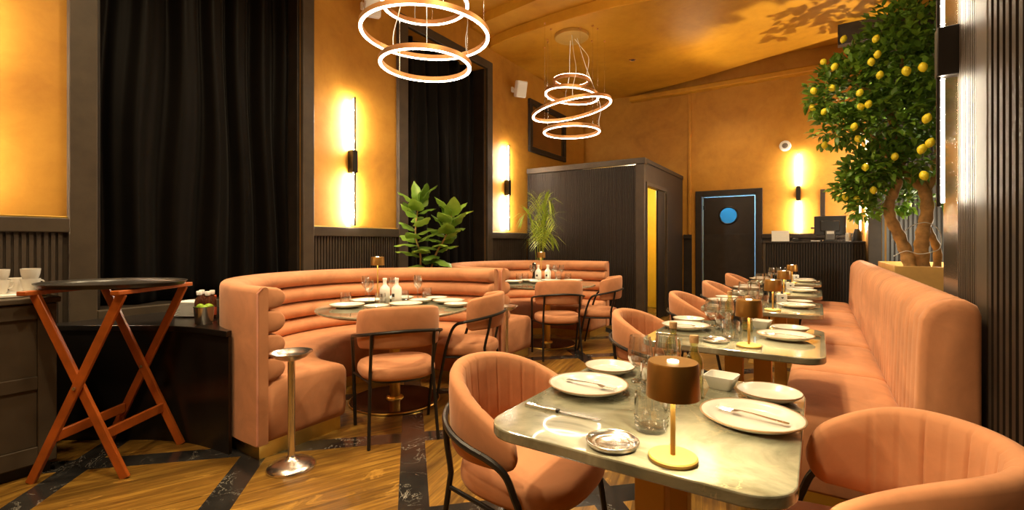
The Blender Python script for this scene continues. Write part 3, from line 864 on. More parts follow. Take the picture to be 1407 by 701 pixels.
# ------------------------------------------------------------------ dark sideboard at the left edge
sb = thing('sideboard', 'dark panelled wooden sideboard at the left edge holding white cups', 'sideboard', (-3.89, 0.08, 0))
HX, HY_ = 0.355, 0.75
MB().box(-HX, HX - 0.02, -HY_, HY_, 0.06, 0.935).build('body', 'taupe_wood', sb, bevel=0.004)
MB().box(-HX, HX + 0.012, -HY_ - 0.01, HY_ + 0.012, 0.935, 0.965).build('top', 'taupe_wood', sb, bevel=0.005)
MB().box(-HX, HX - 0.05, -HY_ + 0.02, HY_ - 0.02, 0.0, 0.06).build('toe_kick', 'slat_backing', sb)
for a, b in ((-HY_, 0.0), (0.0, HY_)):
    mb = MB().box(HX - 0.02, HX, a + 0.004, a + 0.08, 0.07, 0.93).box(HX - 0.02, HX, b - 0.08, b - 0.004, 0.07, 0.93)
    for z0, z1 in ((0.07, 0.16), (0.47, 0.54), (0.85, 0.93)): mb.box(HX - 0.02, HX, a + 0.08, b - 0.08, z0, z1)
    mb.box(HX - 0.019, HX - 0.012, a + 0.08, b - 0.08, 0.16, 0.86)
    dr = mb.build('door', 'dark_wood' if False else 'taupe_wood', sb, bevel=0.003)

# ------------------------------------------------------------------ folding tray stand
ts = thing('tray_stand', 'red-stained folding wooden tray stand left of the front booth', 'tray stand', (-3.414, 1.043, 0))
F1, F2, F3, F4 = (-3.471, .716), (-3.111, .991), (-3.358, 1.369), (-3.718, 1.094)
O_ = (-3.414, 1.043)
def bar(mb, a, b, w, d, side):
    a = Vector(a); b = Vector(b); ax = (b - a).normalized()
    u = Vector(side).normalized(); u = (u - ax * u.dot(ax)).normalized(); v = ax.cross(u)
    rs = [[tuple(p + u * sx * w / 2 + v * sy * d / 2) for sx, sy in ((-1, -1), (1, -1), (1, 1), (-1, 1))] for p in (a, b)]
    return mb.rings(rs)
loc3 = lambda p, z, k=0.0: Vector((p[0] - O_[0], p[1] - O_[1], z))
ZT = 1.01
exd = (Vector((F2[0] - F1[0], F2[1] - F1[1], 0))).normalized()    # across an X frame
eyd = (Vector((F3[0] - F2[0], F3[1] - F2[1], 0))).normalized()    # from front X to rear X
for (fa, fb, s_) in ((F1, F2, 1), (F4, F3, -1)):
    off = eyd * 0.016 * s_
    a = loc3(fa, 0.0); b = loc3(fb, ZT - 0.02)
    bar(MB(), a - off * 0.7, b - off * 0.7, 0.045, 0.022, exd).build('leg', 'red_wood', ts, bevel=0.004)
    a = loc3(fb, 0.0); b = loc3(fa, ZT - 0.02)
    bar(MB(), a + off * 0.7, b + off * 0.7, 0.045, 0.022, exd).build('leg', 'red_wood', ts, bevel=0.004)
    c = (loc3(fa, 0) + loc3(fb, 0)) / 2 + Vector((0, 0, (ZT - 0.02) / 2))
    MB().tube([c - eyd * 0.03, c + eyd * 0.03], 0.009, 10).build('pivot_bolt', 'steel', ts)
for fa, fb in ((F1, F4), (F2, F3)):
    d_ = (loc3(fb, 0) - loc3(fa, 0)).normalized()
    bar(MB(), loc3(fa, ZT - 0.012) - d_ * 0.06, loc3(fb, ZT - 0.012) + d_ * 0.06, 0.024, 0.05, (0, 0, 1)).build('top_rail', 'red_wood', ts, bevel=0.004)
    # low stretcher between the two X frames
    def leg_at(f, g, z): return loc3(f, z) + (loc3(g, 0) - loc3(f, 0)) * (z / (ZT - 0.02))
    g0 = F2 if fa is F1 else F1; g1 = F3 if fb is F4 else F4
    zz = 0.235
    pa = leg_at(fa, g0, zz); pb = leg_at(fb, g1, zz)
    bar(MB(), pa, pb, 0.055, 0.02, (0, 0, 1)).build('stretcher', 'red_wood', ts, bevel=0.004)
# oval tray on top
rt = Vector((CA, SA, 0)); fw = Vector((-SA, CA, 0))
trd = math.degrees(math.atan2(SA, CA))
prof = [(0.80, 0.0), (0.955, 0.004), (0.985, 0.022), (1.0, 0.024), (1.0, 0.028), (0.975, 0.026), (0.94, 0.010), (0.5, 0.009), (0.1, 0.009)]
mb = MB()
rs = [[(0.37 * k * cos(2 * pi * j / 72), 0.29 * k * sin(2 * pi * j / 72), z) for j in range(72)] for k, z in prof]
mb.rings(rs)
o = mb.build('serving_tray', 'tray_black', loc=(-3.414, 1.043, ZT + 0.002), smooth=50)
o.rotation_euler = (0, 0, radians(36))
tag(o, 'large oval black serving tray lying on the red folding stand', 'tray')

# ------------------------------------------------------------------ chrome ashtray stands
def ashtray(x, y, label, s=1.0):
    t = thing('ashtray_stand', label, 'ashtray', (x, y, 0), 0, 'chrome ashtray stands')
    MB().lathe([(0.128, 0), (0.130, 0.006), (0.122, 0.018), (0.095, 0.034), (0.055, 0.046), (0.030, 0.056), (0.022, 0.07)], 48).build('base', 'steel', t, smooth=60)
    MB().lathe([(0.0195, 0.06), (0.0195, 0.605)], 24).build('pole', 'steel', t)
    MB().lathe([(0.02, 0.600), (0.05, 0.606), (0.085, 0.622), (0.104, 0.642), (0.112, 0.646), (0.112, 0.650), (0.100, 0.648), (0.08, 0.630), (0.04, 0.618), (0.01, 0.616)], 48).build('bowl', 'steel', t, smooth=60)
    return t
ashtray(-2.485, 1.555, 'chrome pedestal ashtray on the wooden floor beside the front booth end')
ashtray(-2.55, 3.83, 'chrome pedestal ashtray between the two booths, mostly behind a chair')
# ------------------------------------------------------------------ tableware prototypes
USED = {}
def place(kind, maker, x, y, z, rz, label, cat, group):
    if kind not in USED:
        o = maker(); USED[kind] = o
        o.location = (x, y, z); o.rotation_euler = (0, 0, rz); tag(o, label, cat, group)
        return o
    return dup(USED[kind], (x, y, z), rz, label, group)
TZ = 0.75
def empty(name):
    o = bpy.data.objects.new(name, None); COL.objects.link(o); o.empty_display_size = 0.05
    return o
def mk_plate(name, R_):
    def f():
        t = empty(name)
        k = R_ / 0.135
        MB().lathe([(0.078 * k, 0.0), (0.086 * k, 0.005), (0.112 * k, 0.013), (0.133 * k, 0.024), (0.135 * k, 0.027), (0.132 * k, 0.0285), (0.112 * k, 0.021), (0.100 * k, 0.013), (0.090 * k, 0.010), (0.04 * k, 0.0085), (0.005, 0.0085)], 56).build('dish', 'white_china', t, smooth=60)
        MB().lathe([(0.1308 * k, 0.0279), (0.1312 * k, 0.0290), (0.1345 * k, 0.0294), (0.1360 * k, 0.0278), (0.1352 * k, 0.0255), (0.1308 * k, 0.0279)], 56, cap=False).build('rim', 'china_rim', t, smooth=60)
        return t
    return f
mk_dinner = mk_plate('dinner_plate', 0.135); mk_side = mk_plate('side_plate', 0.097)
def mk_fork():
    t = empty('fork')
    # lies along local x, tines at +x
    mb = MB()
    rs = []
    for x, w, z in ((-0.095, 0.006, 0.003), (-0.09, 0.0085, 0.0035), (-0.05, 0.006, 0.005), (0.0, 0.0035, 0.008), (0.03, 0.004, 0.008), (0.042, 0.011, 0.005), (0.055, 0.0125, 0.003)):
        rs.append([(x, -w, z), (x, w, z), (x, w, z + 0.0025), (x, -w, z + 0.0025)])
    mb.rings(rs).build('handle', 'cutlery_steel', t, smooth=60)
    mb = MB()
    for k in range(4):
        y = -0.0105 + 0.007 * k
        mb.tube([(0.054, y, 0.0042), (0.075, y, 0.003), (0.098, y, 0.007)], 0.0019, 6)
    mb.build('tines', 'cutlery_steel', t)
    return t
def mk_knife():
    t = empty('table_knife')
    rs = [[(x, -w, 0.0), (x, w, 0.0), (x, w, h), (x, -w, h)] for x, w, h in ((-0.125, 0.008, 0.008), (-0.12, 0.0095, 0.010), (-0.04, 0.0075, 0.0095), (-0.018, 0.006, 0.009))]
    MB().rings(rs).build('handle', 'cutlery_steel', t, bevel=0.002, smooth=40)
    MB().box(-0.018, -0.010, -0.0065, 0.0065, 0, 0.0095).build('bolster', 'black_metal', t, bevel=0.001)
    rs = [[(x, -w, 0.003), (x, w2, 0.003), (x, w2, 0.005), (x, -w, 0.005)] for x, w, w2 in ((-0.010, 0.005, 0.005), (0.03, 0.009, 0.006), (0.08, 0.009, 0.006), (0.11, 0.006, 0.006), (0.122, 0.0, 0.005))]
    MB().rings(rs).build('blade', 'cutlery_steel', t, smooth=40)
    return t
def mk_coaster():
    t = empty('bottle_coaster')
    MB().lathe([(0.056, 0), (0.062, 0.003), (0.066, 0.011), (0.066, 0.013), (0.0625, 0.0135), (0.056, 0.006), (0.045, 0.0045), (0.043, 0.007), (0.040, 0.0045), (0.005, 0.004)], 48).build('dish', 'steel', t, smooth=50)
    MB().tube([(0.0645 * cos(2 * pi * j / 48), 0.0645 * sin(2 * pi * j / 48), 0.0135) for j in range(48)], 0.0022, 8, True).build('rim', 'steel', t)
    return t
def mk_lamp(H_=0.232, shr=0.058, sh=0.082):
    def f():
        t = empty('table_lamp')
        MB().lathe([(0.054, 0), (0.056, 0.003), (0.056, 0.009), (0.053, 0.012), (0.012, 0.0125)], 48).build('base', 'gold_paint', t, smooth=40)
        MB().lathe([(0.0058, 0.012), (0.0058, H_ - 0.02)], 20).build('stem', 'gold_paint', t)
        z0, z1 = H_ - sh, H_
        MB().lathe([(shr * 1.05, z0), (shr * 1.055, z0 + 0.002), (shr * 0.985, z1 - 0.004), (shr * 0.95, z1), (shr * 0.3, z1 - 0.001), (0.006, z1 - 0.001), (0.006, z1 - 0.004), (shr * 0.92, z1 - 0.006), (shr * 1.03, z0 + 0.001), (shr * 1.05, z0)], 56, cap=False).build('lamp_shade', 'shade_bronze', t, smooth=40)
        MB().lathe([(0.013, z1 - 0.001), (0.013, z1 + 0.002), (0.010, z1 + 0.003)], 24).build('touch_button', 'lamp_led', t)
        MB().lathe([(0.030, z1 - 0.020), (0.034, z1 - 0.018), (0.034, z1 - 0.008), (0.030, z1 - 0.007)], 32).build('light_disc', 'lamp_led', t)
        ld = bpy.data.lights.new('bulb', 'POINT'); ld.energy = LAMP_W; ld.color = LAMP_C; ld.shadow_soft_size = 0.018
        lo = bpy.data.objects.new('bulb', ld); COL.objects.link(lo); lo.parent = t; lo.location = (0.0, 0.0, z0 + 0.022)
        return t
    return f
LAMP_W = 10.5; LAMP_C = (1.0, 0.80, 0.46)
def mk_tumbler():
    t = empty('water_tumbler')
    MB().lathe([(0.034, 0), (0.040, 0.004), (0.0440, 0.03), (0.0440, 0.07), (0.0425, 0.100), (0.0408, 0.100), (0.0420, 0.07), (0.0418, 0.03), (0.037, 0.013), (0.004, 0.010)], 40).build('glass_body', 'clear_glass', t, smooth=50)
    mb = MB()
    for z, r in ((0.018, 0.0437), (0.030, 0.0443), (0.042, 0.0444)):
        mb.tube([(r * cos(2 * pi * j / 40), r * sin(2 * pi * j / 40), z) for j in range(40)], 0.0012, 6, True)
    mb.build('ribs', 'clear_glass', t)
    return t
def wineprof(h, r):
    b = h * 0.5
    return [(0.034, 0.0), (0.035, 0.002), (0.012, 0.006), (0.0045, 0.012), (0.0040, b - 0.012), (0.008, b - 0.003), (r * 0.62, b + 0.016), (r * 0.93, b + 0.036), (r, b + 0.055), (r * 0.93, h * 0.85), (r * 0.80, h), (r * 0.775, h), (r * 0.905, h * 0.85), (r * 0.97, b + 0.055), (r * 0.90, b + 0.038), (r * 0.58, b + 0.019), (0.004, b + 0.004)]
def mk_wine():
    t = empty('wine_glass')
    MB().lathe(wineprof(0.215, 0.040), 36).build('glass_body', 'clear_glass', t, smooth=60)
    return t
def mk_goblet():
    t = empty('ribbed_goblet')
    prof = [(0.032, 0), (0.033, 0.002), (0.010, 0.006), (0.0055, 0.012), (0.005, 0.040), (0.012, 0.048), (0.034, 0.064), (0.043, 0.085), (0.044, 0.105), (0.040, 0.14), (0.036, 0.168), (0.0345, 0.168), (0.0385, 0.14), (0.042, 0.105), (0.041, 0.087), (0.032, 0.068), (0.004, 0.054)]
    seg = 72; rs = []
    for r, z in prof:
        rs.append([((r * (1 + (0.022 * cos(18 * 2 * pi * j / seg) if z > 0.05 else 0))) * cos(2 * pi * j / seg), (r * (1 + (0.022 * cos(18 * 2 * pi * j / seg) if z > 0.05 else 0))) * sin(2 * pi * j / seg), z) for j in range(seg)])
    MB().rings(rs).build('glass_body', 'clear_glass', t, smooth=60)
    return t
def mk_oil():
    t = empty('oil_bottle')
    MB().lathe([(0.026, 0), (0.029, 0.004), (0.029, 0.115), (0.026, 0.130), (0.016, 0.145), (0.0125, 0.155), (0.0125, 0.172), (0.014, 0.174), (0.014, 0.180), (0.0105, 0.180), (0.0105, 0.155), (0.024, 0.128), (0.027, 0.115), (0.027, 0.008), (0.004, 0.006)], 32).build('bottle', 'oil_glass', t, smooth=50)
    MB().lathe([(0.0135, 0.178), (0.0145, 0.182), (0.0145, 0.200), (0.0135, 0.203)], 24).build('cork', 'cork', t, smooth=40)
    return t
def mk_bowl():
    t = empty('square_ramekin')
    def sq(h, z, r=0.012): return [(x, y, z) for x, y in rrect(h, h, r, 4)]
    MB().rings([sq(0.032, 0), sq(0.035, 0.003), sq(0.050, 0.044), sq(0.050, 0.047), sq(0.047, 0.047), sq(0.033, 0.007), sq(0.004, 0.006, 0.002)]).build('dish', 'white_glaze', t, smooth=40)
    return t
def mk_cube():
    t = empty('cube_card_holder')
    MB().box(-0.036, 0.036, -0.036, 0.036, 0, 0.072).build('block', 'white_glaze', t, bevel=0.006)
    hp = []
    for k in range(28):
        a = 2 * pi * k / 28
        hp.append((0.00062 * 16 * sin(a) ** 3, -0.0368, 0.040 + 0.00062 * (13 * cos(a) - 5 * cos(2 * a) - 2 * cos(3 * a) - cos(4 * a))))
    MB().rings([hp, [(x, y + 0.003, z) for x, y, z in hp]]).build('heart_mark', 'black_plastic', t, smooth=0)
    MB().lathe([(0.010, 0.071), (0.012, 0.078), (0.005, 0.088), (0.004, 0.105), (0.007, 0.112), (0.003, 0.118)], 16).build('clip', 'black_metal', t)
    return t
def mk_mill():
    t = empty('pepper_mill')
    MB().lathe([(0.027, 0), (0.029, 0.004), (0.029, 0.02), (0.023, 0.035), (0.020, 0.06), (0.023, 0.085), (0.027, 0.095), (0.027, 0.104), (0.020, 0.110)], 32).build('body', 'pepper_black', t, smooth=50)
    MB().lathe([(0.020, 0.110), (0.026, 0.116), (0.028, 0.130), (0.025, 0.146), (0.014, 0.156), (0.008, 0.158)], 32).build('cap', 'pepper_black', t, smooth=50)
    MB().lathe([(0.006, 0.157), (0.009, 0.163), (0.008, 0.171), (0.003, 0.174)], 20).build('knob', 'steel', t)
    return t
def mk_tallmill():
    t = empty('pepper_mill')
    MB().lathe([(0.029, 0), (0.030, 0.005), (0.030, 0.03), (0.022, 0.06), (0.020, 0.12), (0.023, 0.17), (0.026, 0.19), (0.020, 0.197)], 32).build('body', 'pepper_black', t, smooth=50)
    MB().lathe([(0.020, 0.197), (0.027, 0.205), (0.028, 0.225), (0.018, 0.24), (0.008, 0.244)], 32).build('cap', 'pepper_black', t, smooth=50)
    return t
def mk_whitebottle():
    t = empty('water_bottle')
    MB().lathe([(0.040, 0), (0.043, 0.004), (0.043, 0.115), (0.038, 0.135), (0.020, 0.155), (0.0155, 0.165), (0.0155, 0.195)], 36).build('bottle', 'white_glaze', t, smooth=50)
    MB().lathe([(0.017, 0.194), (0.018, 0.198), (0.018, 0.212), (0.016, 0.216)], 24).build('cap', 'paper', t)
    mk = []
    for k in range(9):
        a = radians(-104 + 4.5 * k)
        mk.append(a)
    mb = MB()
    rs = [[(0.0434 * cos(a), 0.0434 * sin(a), z) for a in mk] for z in (0.062, 0.088)]
    mb.rings(rs, closed=False, cap0=False, cap1=False).build('label_mark', 'black_plastic', t, solid=0.0006)
    return t

rj = random.Random(5)
def settle(i):
    y0 = YS[i]; tn_ = TN[i]
    J = lambda s: rj.uniform(-s, s) if i else 0.0
    pl = [('left', -0.668, 0.450), ('right', -0.160, 0.425)]
    for side, x, dy in pl:
        jx, jy = J(0.012), J(0.015)
        ph = 'white dinner plate with a fork on it, %s side of the %s' % (side, tn_)
        place('dinner', mk_dinner, x + jx, y0 + dy + jy, TZ, 0, ph, 'plate', 'white dinner plates on the marble tables')
        rz = radians(-6 if side == 'left' else -12) + J(0.15)
        place('fork', mk_fork, x + jx + 0.0, y0 + dy + jy + 0.015, TZ + 0.0140, rz + (pi if side == 'right' else 0), 'steel fork lying on the %s dinner plate of the %s' % (side, tn_), 'fork', 'forks on the plates')
    place('side', mk_side, -0.692 + J(0.01), y0 + 0.712, TZ, 0, 'small white side plate at the far left of the %s' % tn_, 'plate', 'white side plates on the marble tables')
    place('side', mk_side, -0.137 + J(0.01), y0 + 0.690, TZ, 0, 'small white side plate at the far right of the %s' % tn_, 'plate', 'white side plates on the marble tables')
    place('knife', mk_knife, -0.645, y0 + 0.205 + J(0.02), TZ, radians(1) + J(0.08), 'steel table knife in front of the left dinner plate on the %s' % tn_, 'knife', 'table knives')
    place('knife', mk_knife, -0.115 if i else -0.170, y0 + 0.575, TZ, pi + J(0.04), 'steel table knife behind the right dinner plate on the %s' % tn_, 'knife', 'table knives')
    if i < 3:
        place('coaster', mk_coaster, -0.437 + J(0.01), y0 + 0.075 + (0.09 if i else 0), TZ, 0, 'round silver coaster dish at the near edge of the %s' % tn_, 'coaster', 'silver coaster dishes')
    place('lamp', mk_lamp(), -0.288 + J(0.005), y0 + (0.075 if i == 0 else 0.125), TZ, 0, 'bronze-shaded gold table lamp on the %s' % tn_, 'table lamp', 'bronze table lamps on the marble tables')
    place('tumbler', mk_tumbler, -0.383 + J(0.01), y0 + (0.222 if i == 0 else 0.26), TZ, 0.3 * i, 'clear water tumbler left of the lamp on the %s' % tn_, 'glass', 'clear tumblers on the marble tables')
    place('tumbler', mk_tumbler, -0.475 + J(0.01), y0 + 0.56, TZ, 0.4 + i, 'clear water tumbler near the middle of the %s' % tn_, 'glass', 'clear tumblers on the marble tables')
    place('goblet', mk_goblet, -0.552 + J(0.004), y0 + 0.655, TZ, 0, 'ribbed clear goblet, left one of two on the %s' % tn_, 'glass', 'ribbed goblets on the marble tables')
    place('goblet', mk_goblet, -0.475 + J(0.004), y0 + 0.725, TZ, 0, 'ribbed clear goblet, right one of two on the %s' % tn_, 'glass', 'ribbed goblets on the marble tables')
    if i < 2:
        place('oil', mk_oil, -0.348, y0 + 0.585, TZ, 0, 'corked glass oil bottle nearer the lamp on the %s' % tn_, 'bottle', 'corked oil bottles')
        place('oil', mk_oil, -0.475, y0 + 0.82, TZ, 0, 'corked glass oil bottle beside the goblets on the %s' % tn_, 'bottle', 'corked oil bottles')
        place('bowl', mk_bowl, -0.287, y0 + 0.735, TZ, radians(-8), 'square white ramekin behind the right plate on the %s' % tn_, 'ramekin', 'square white ramekins')
    else:
        place('cube', mk_cube, -0.268, y0 + 0.755, TZ, radians(12), 'small white cube with a dark heart on the %s' % tn_, 'card holder', 'white heart cubes')
    if i >= 1:
        place('mill', mk_mill, -0.43 if i == 1 else -0.395, y0 + 0.80, TZ, 0, 'black pepper mill at the back of the %s' % tn_, 'pepper mill', 'black pepper mills')
    if i == 2:
        place('mill', mk_mill, -0.335, y0 + 0.66, TZ, 0, 'second black pepper mill, nearer the lamp, on the third marble table', 'pepper mill', 'black pepper mills')
for i in range(5): settle(i)

# ------------------------------------------------------------------ settings on the two round tables
def round_settings(T, where, items):
    # items: (kind, px, py, radius)
    P_ = []
    for kind, px, py in items:
        x, y = on_plane(px, py, TZ)
        r = {'dinner': 0.137, 'side': 0.099, 'wine': 0.042, 'tumbler': 0.046, 'wbottle': 0.045, 'tlamp': 0.058, 'tallmill': 0.031}[kind]
        P_.append([kind, x, y, r])
    for it in range(400):
        for a in range(len(P_)):
            for b in range(a + 1, len(P_)):
                dx = P_[b][1] - P_[a][1]; dy = P_[b][2] - P_[a][2]
                d_ = hypot(dx, dy) or 1e-4; need = P_[a][3] + P_[b][3] + 0.006
                if d_ < need:
                    k = (need - d_) / 2 / d_ * 0.6
                    P_[a][1] -= dx * k; P_[a][2] -= dy * k; P_[b][1] += dx * k; P_[b][2] += dy * k
        for p in P_:
            dx, dy = p[1] - T[0], p[2] - T[1]; d_ = hypot(dx, dy); mx = 0.592 - p[3]
            if d_ > mx: p[1] = T[0] + dx / d_ * mx; p[2] = T[1] + dy / d_ * mx
    kinds = {}
    for p in P_: kinds.setdefault(p[0], []).append(p)
    W_ = {'dinner': ('white dinner plate', 'plate', mk_dinner, 'dinner plates on the round tables'), 'side': ('small white side plate', 'plate', mk_side, 'side plates on the round tables'),
          'wine': ('stemmed wine glass', 'glass', mk_wine, 'wine glasses on the round tables'), 'tumbler': ('clear water tumbler', 'glass', mk_tumbler, 'tumblers on the round tables'),
          'wbottle': ('white ceramic water bottle', 'bottle', mk_whitebottle, 'white bottles on the round tables'), 'tlamp': ('tall copper table lamp', 'table lamp', mk_lamp(0.385, 0.058, 0.075), 'tall table lamps'),
          'tallmill': ('tall black pepper mill', 'pepper mill', mk_tallmill, 'tall pepper mills')}
    for k, ps in kinds.items():
        ps.sort(key=lambda p: px_of(p[1], p[2]))
        nm, cat, mk, grp = W_[k]
        for j, p in enumerate(ps):
            if len(ps) == 1: lab = '%s on the %s' % (nm, where)
            elif j == 0: lab = '%s, leftmost on the %s' % (nm, where)
            elif j == len(ps) - 1: lab = '%s, rightmost on the %s' % (nm, where)
            else: lab = '%s, %s from the left on the %s' % (nm, ORD[j], where)
            place(k, mk, p[1], p[2], TZ, 0.0, lab, cat, grp)
round_settings(T1, 'front round table', [('dinner', 481, 422), ('dinner', 485.6, 407), ('side', 521.5, 424), ('dinner', 560, 419.5), ('side', 584, 413), ('side', 612, 415.6), ('dinner', 620, 409.5), ('side', 610, 405), ('dinner', 592, 403.5),
    ('wine', 511, 414.5), ('wine', 505, 410.7), ('wine', 551, 414), ('wine', 573, 410), ('wine', 589, 411), ('tumbler', 494, 416.4), ('tumbler', 521, 419), ('tumbler', 563, 414.5), ('tumbler', 597, 409),
    ('wbottle', 532.5, 415), ('wbottle', 545, 415.5), ('tlamp', 521, 409)])
round_settings(T2, 'far round table', [('dinner', 711, 388), ('dinner', 707.8, 382), ('side', 733, 388.5), ('dinner', 791, 383.5), ('dinner', 765, 379.5), ('side', 762, 388),
    ('wine', 723.5, 383), ('wine', 759, 381.7), ('wine', 775, 382.5), ('wine', 752.5, 384.7), ('tumbler', 712.6, 385), ('tumbler', 729, 384.4), ('tumbler', 781.5, 384), ('tumbler', 760, 386),
    ('wbottle', 741, 386), ('wbottle', 747, 385.5), ('tlamp', 738, 379.5), ('tallmill', 738, 383.5)])
USED['tlamp'].name = 'table_lamp'

# ------------------------------------------------------------------ things on the sideboard and the curved counter
zs_ = 0.965
o = MB().box(-0.17, 0.17, -0.30, 0.30, 0, 0.02).build('serving_board', 'white_china', loc=(-3.79, 0.505, zs_), bevel=0.006)
tag(o, 'white rectangular tray under the cups on the dark sideboard', 'tray')
def mk_cup():
    t = empty('coffee_cup')
    MB().lathe([(0.026, 0), (0.028, 0.004), (0.040, 0.045), (0.043, 0.075), (0.041, 0.075), (0.037, 0.045), (0.025, 0.008), (0.004, 0.007)], 32).build('bowl', 'white_china', t, smooth=60)
    MB().tube(smooth_path([(0.039, 0, 0.062), (0.058, 0, 0.060), (0.062, 0, 0.042), (0.052, 0, 0.026), (0.034, 0, 0.026)], 4), 0.0042, 8).build('handle', 'white_china', t)
    return t
cups = [(-3.725, 0.76), (-3.735, 0.64), (-3.86, 0.73), (-3.87, 0.60), (-3.735, 0.52)]
cl = ['white coffee cup at the right end of the sideboard tray, nearest the serving tray', 'white coffee cup second along the front of the sideboard tray', 'white coffee cup in the back row of the sideboard tray, right of its pair', 'white coffee cup in the back row of the sideboard tray, left of its pair', 'white coffee cup cut by the left edge of the photo']
for (x, y), lab in zip(cups, cl): place('cup', mk_cup, x, y, zs_ + 0.02, 1.9, lab, 'cup', 'white coffee cups on the sideboard')
for j, (x, y) in enumerate(cups[:2]):
    place('cup', mk_cup, x, y, zs_ + 0.02 + 0.056 , 2.4, ['white coffee cup stacked on top at the right end of the sideboard tray', 'white coffee cup stacked on top, second along the sideboard tray'][j], 'cup', 'white coffee cups on the sideboard')

def mk_sq():
    t = empty('square_plate')
    def sq(h, z, r=0.02): return [(x, y, z) for x, y in rrect(h, h, r, 4)]
    MB().rings([sq(0.055, 0), sq(0.060, 0.003), sq(0.082, 0.012), sq(0.082, 0.0145), sq(0.078, 0.0145), sq(0.056, 0.006), sq(0.004, 0.006, 0.002)]).build('dish', 'white_glaze', t, smooth=40)
    return t
for k in range(10):
    place('sq', mk_sq, -3.775 + 0.002 * ((k * 7) % 3 - 1), 1.60, ZCT + 0.0105 * k, radians(31 + (k * 5) % 3), 'square cream plate, %s from the bottom of the stack on the curved counter' % ORD[k] if k < 9 else 'square cream plate on top of the stack on the curved counter', 'plate', 'stacked square plates')
cup = thing('steel_tub', 'small polished steel tub of limes on the curved black counter', 'tub', (-3.35, 1.49, ZCT))
MB().lathe([(0.048, 0), (0.050, 0.003), (0.058, 0.108), (0.061, 0.112), (0.058, 0.113), (0.050, 0.008), (0.004, 0.006)], 40).build('tub', 'steel', cup, smooth=50)
for k, (dx, dy, dz) in enumerate(((-0.025, -0.012, 0.108), (0.027, -0.014, 0.104), (0.002, 0.026, 0.108))):
    lm = MB().lathe([(0.004, -0.03), (0.015, -0.022), (0.021, -0.008), (0.022, 0.004), (0.016, 0.018), (0.006, 0.028)], 20).build('lime', 'lime', loc=(-3.35 + dx, 1.49 + dy, ZCT + dz), smooth=60)
    lm.rotation_euler = (0.6 * k, 1.1, k)
    tag(lm, ['green lime in the steel tub, nearest the stacked plates', 'green lime in the steel tub, on the booth side', 'green lime in the steel tub, at the back'][k], 'lime', 'limes in the tub')
def mk_sauce():
    t = empty('sauce_bottle')
    MB().lathe([(0.026, 0), (0.028, 0.004), (0.028, 0.120), (0.022, 0.142), (0.014, 0.155), (0.013, 0.170)], 28).build('bottle', 'amber_glass', t, smooth=50)
    MB().lathe([(0.016, 0.168), (0.017, 0.171), (0.017, 0.193), (0.015, 0.196)], 24).build('cap', 'white_plastic', t)
    MB().lathe([(0.0284, 0.025), (0.0286, 0.027), (0.0286, 0.078), (0.0284, 0.08)], 28).build('paper_label', 'label_red', t)
    return t
sl = ['dark sauce bottle with white cap nearest the stacked square plates', 'dark sauce bottle with white cap, second along behind the steel tub', 'dark sauce bottle with white cap, closest to the booth behind the steel tub', 'dark sauce bottle with white cap in the second row behind the steel tub']
for (x, y), lab in zip([(-3.565, 1.555), (-3.55, 1.63), (-3.49, 1.575), (-3.63, 1.60)], sl):
    place('sauce', mk_sauce, x, y, ZCT, -0.6, lab, 'bottle', 'sauce bottles on the curved counter')
o = thing('spice_jar', 'small jar with an orange lid behind the sauce bottles', 'jar', (-3.66, 1.68, ZCT))
MB().lathe([(0.024, 0), (0.026, 0.004), (0.026, 0.12), (0.022, 0.125)], 24).build('jar', 'amber_glass', o)
MB().lathe([(0.027, 0.124), (0.028, 0.127), (0.028, 0.148), (0.025, 0.150)], 24).build('lid', 'label_red', o)

# ------------------------------------------------------------------ ring pendants
def ring(t, R_, z, tilt, az, lit='below', w=0.016, h=0.042):
    # az: heading of the low side
    m = Matrix.Translation((0, 0, z)) @ Matrix.Rotation(az, 4, 'Z') @ Matrix.Rotation(tilt, 4, 'Y') @ Matrix.Rotation(-az, 4, 'Z')
    prof = [(-w, 0.0), (w, 0.0), (w, h), (-w, h), (-w, 0.0)]
    seg = 96
    rs = [[((R_ + d) * cos(2 * pi * j / seg), (R_ + d) * sin(2 * pi * j / seg), zz) for j in range(seg)] for d, zz in prof]
    o = MB().rings(rs, True, False, False, m).build('ring', 'copper', t, smooth=40)
    prof = [(-w + 0.002, 0.001), (-w + 0.003, -0.006), (w - 0.003, -0.006), (w - 0.002, 0.001)]
    if lit == 'above': prof = [(d, h - zz) for d, zz in prof]
    rs = [[((R_ + d) * cos(2 * pi * j / seg), (R_ + d) * sin(2 * pi * j / seg), zz) for j in range(seg)] for d, zz in prof]
    MB().rings(rs, True, False, False, m).build('light_strip', 'ring_led', o, smooth=40)
    return m
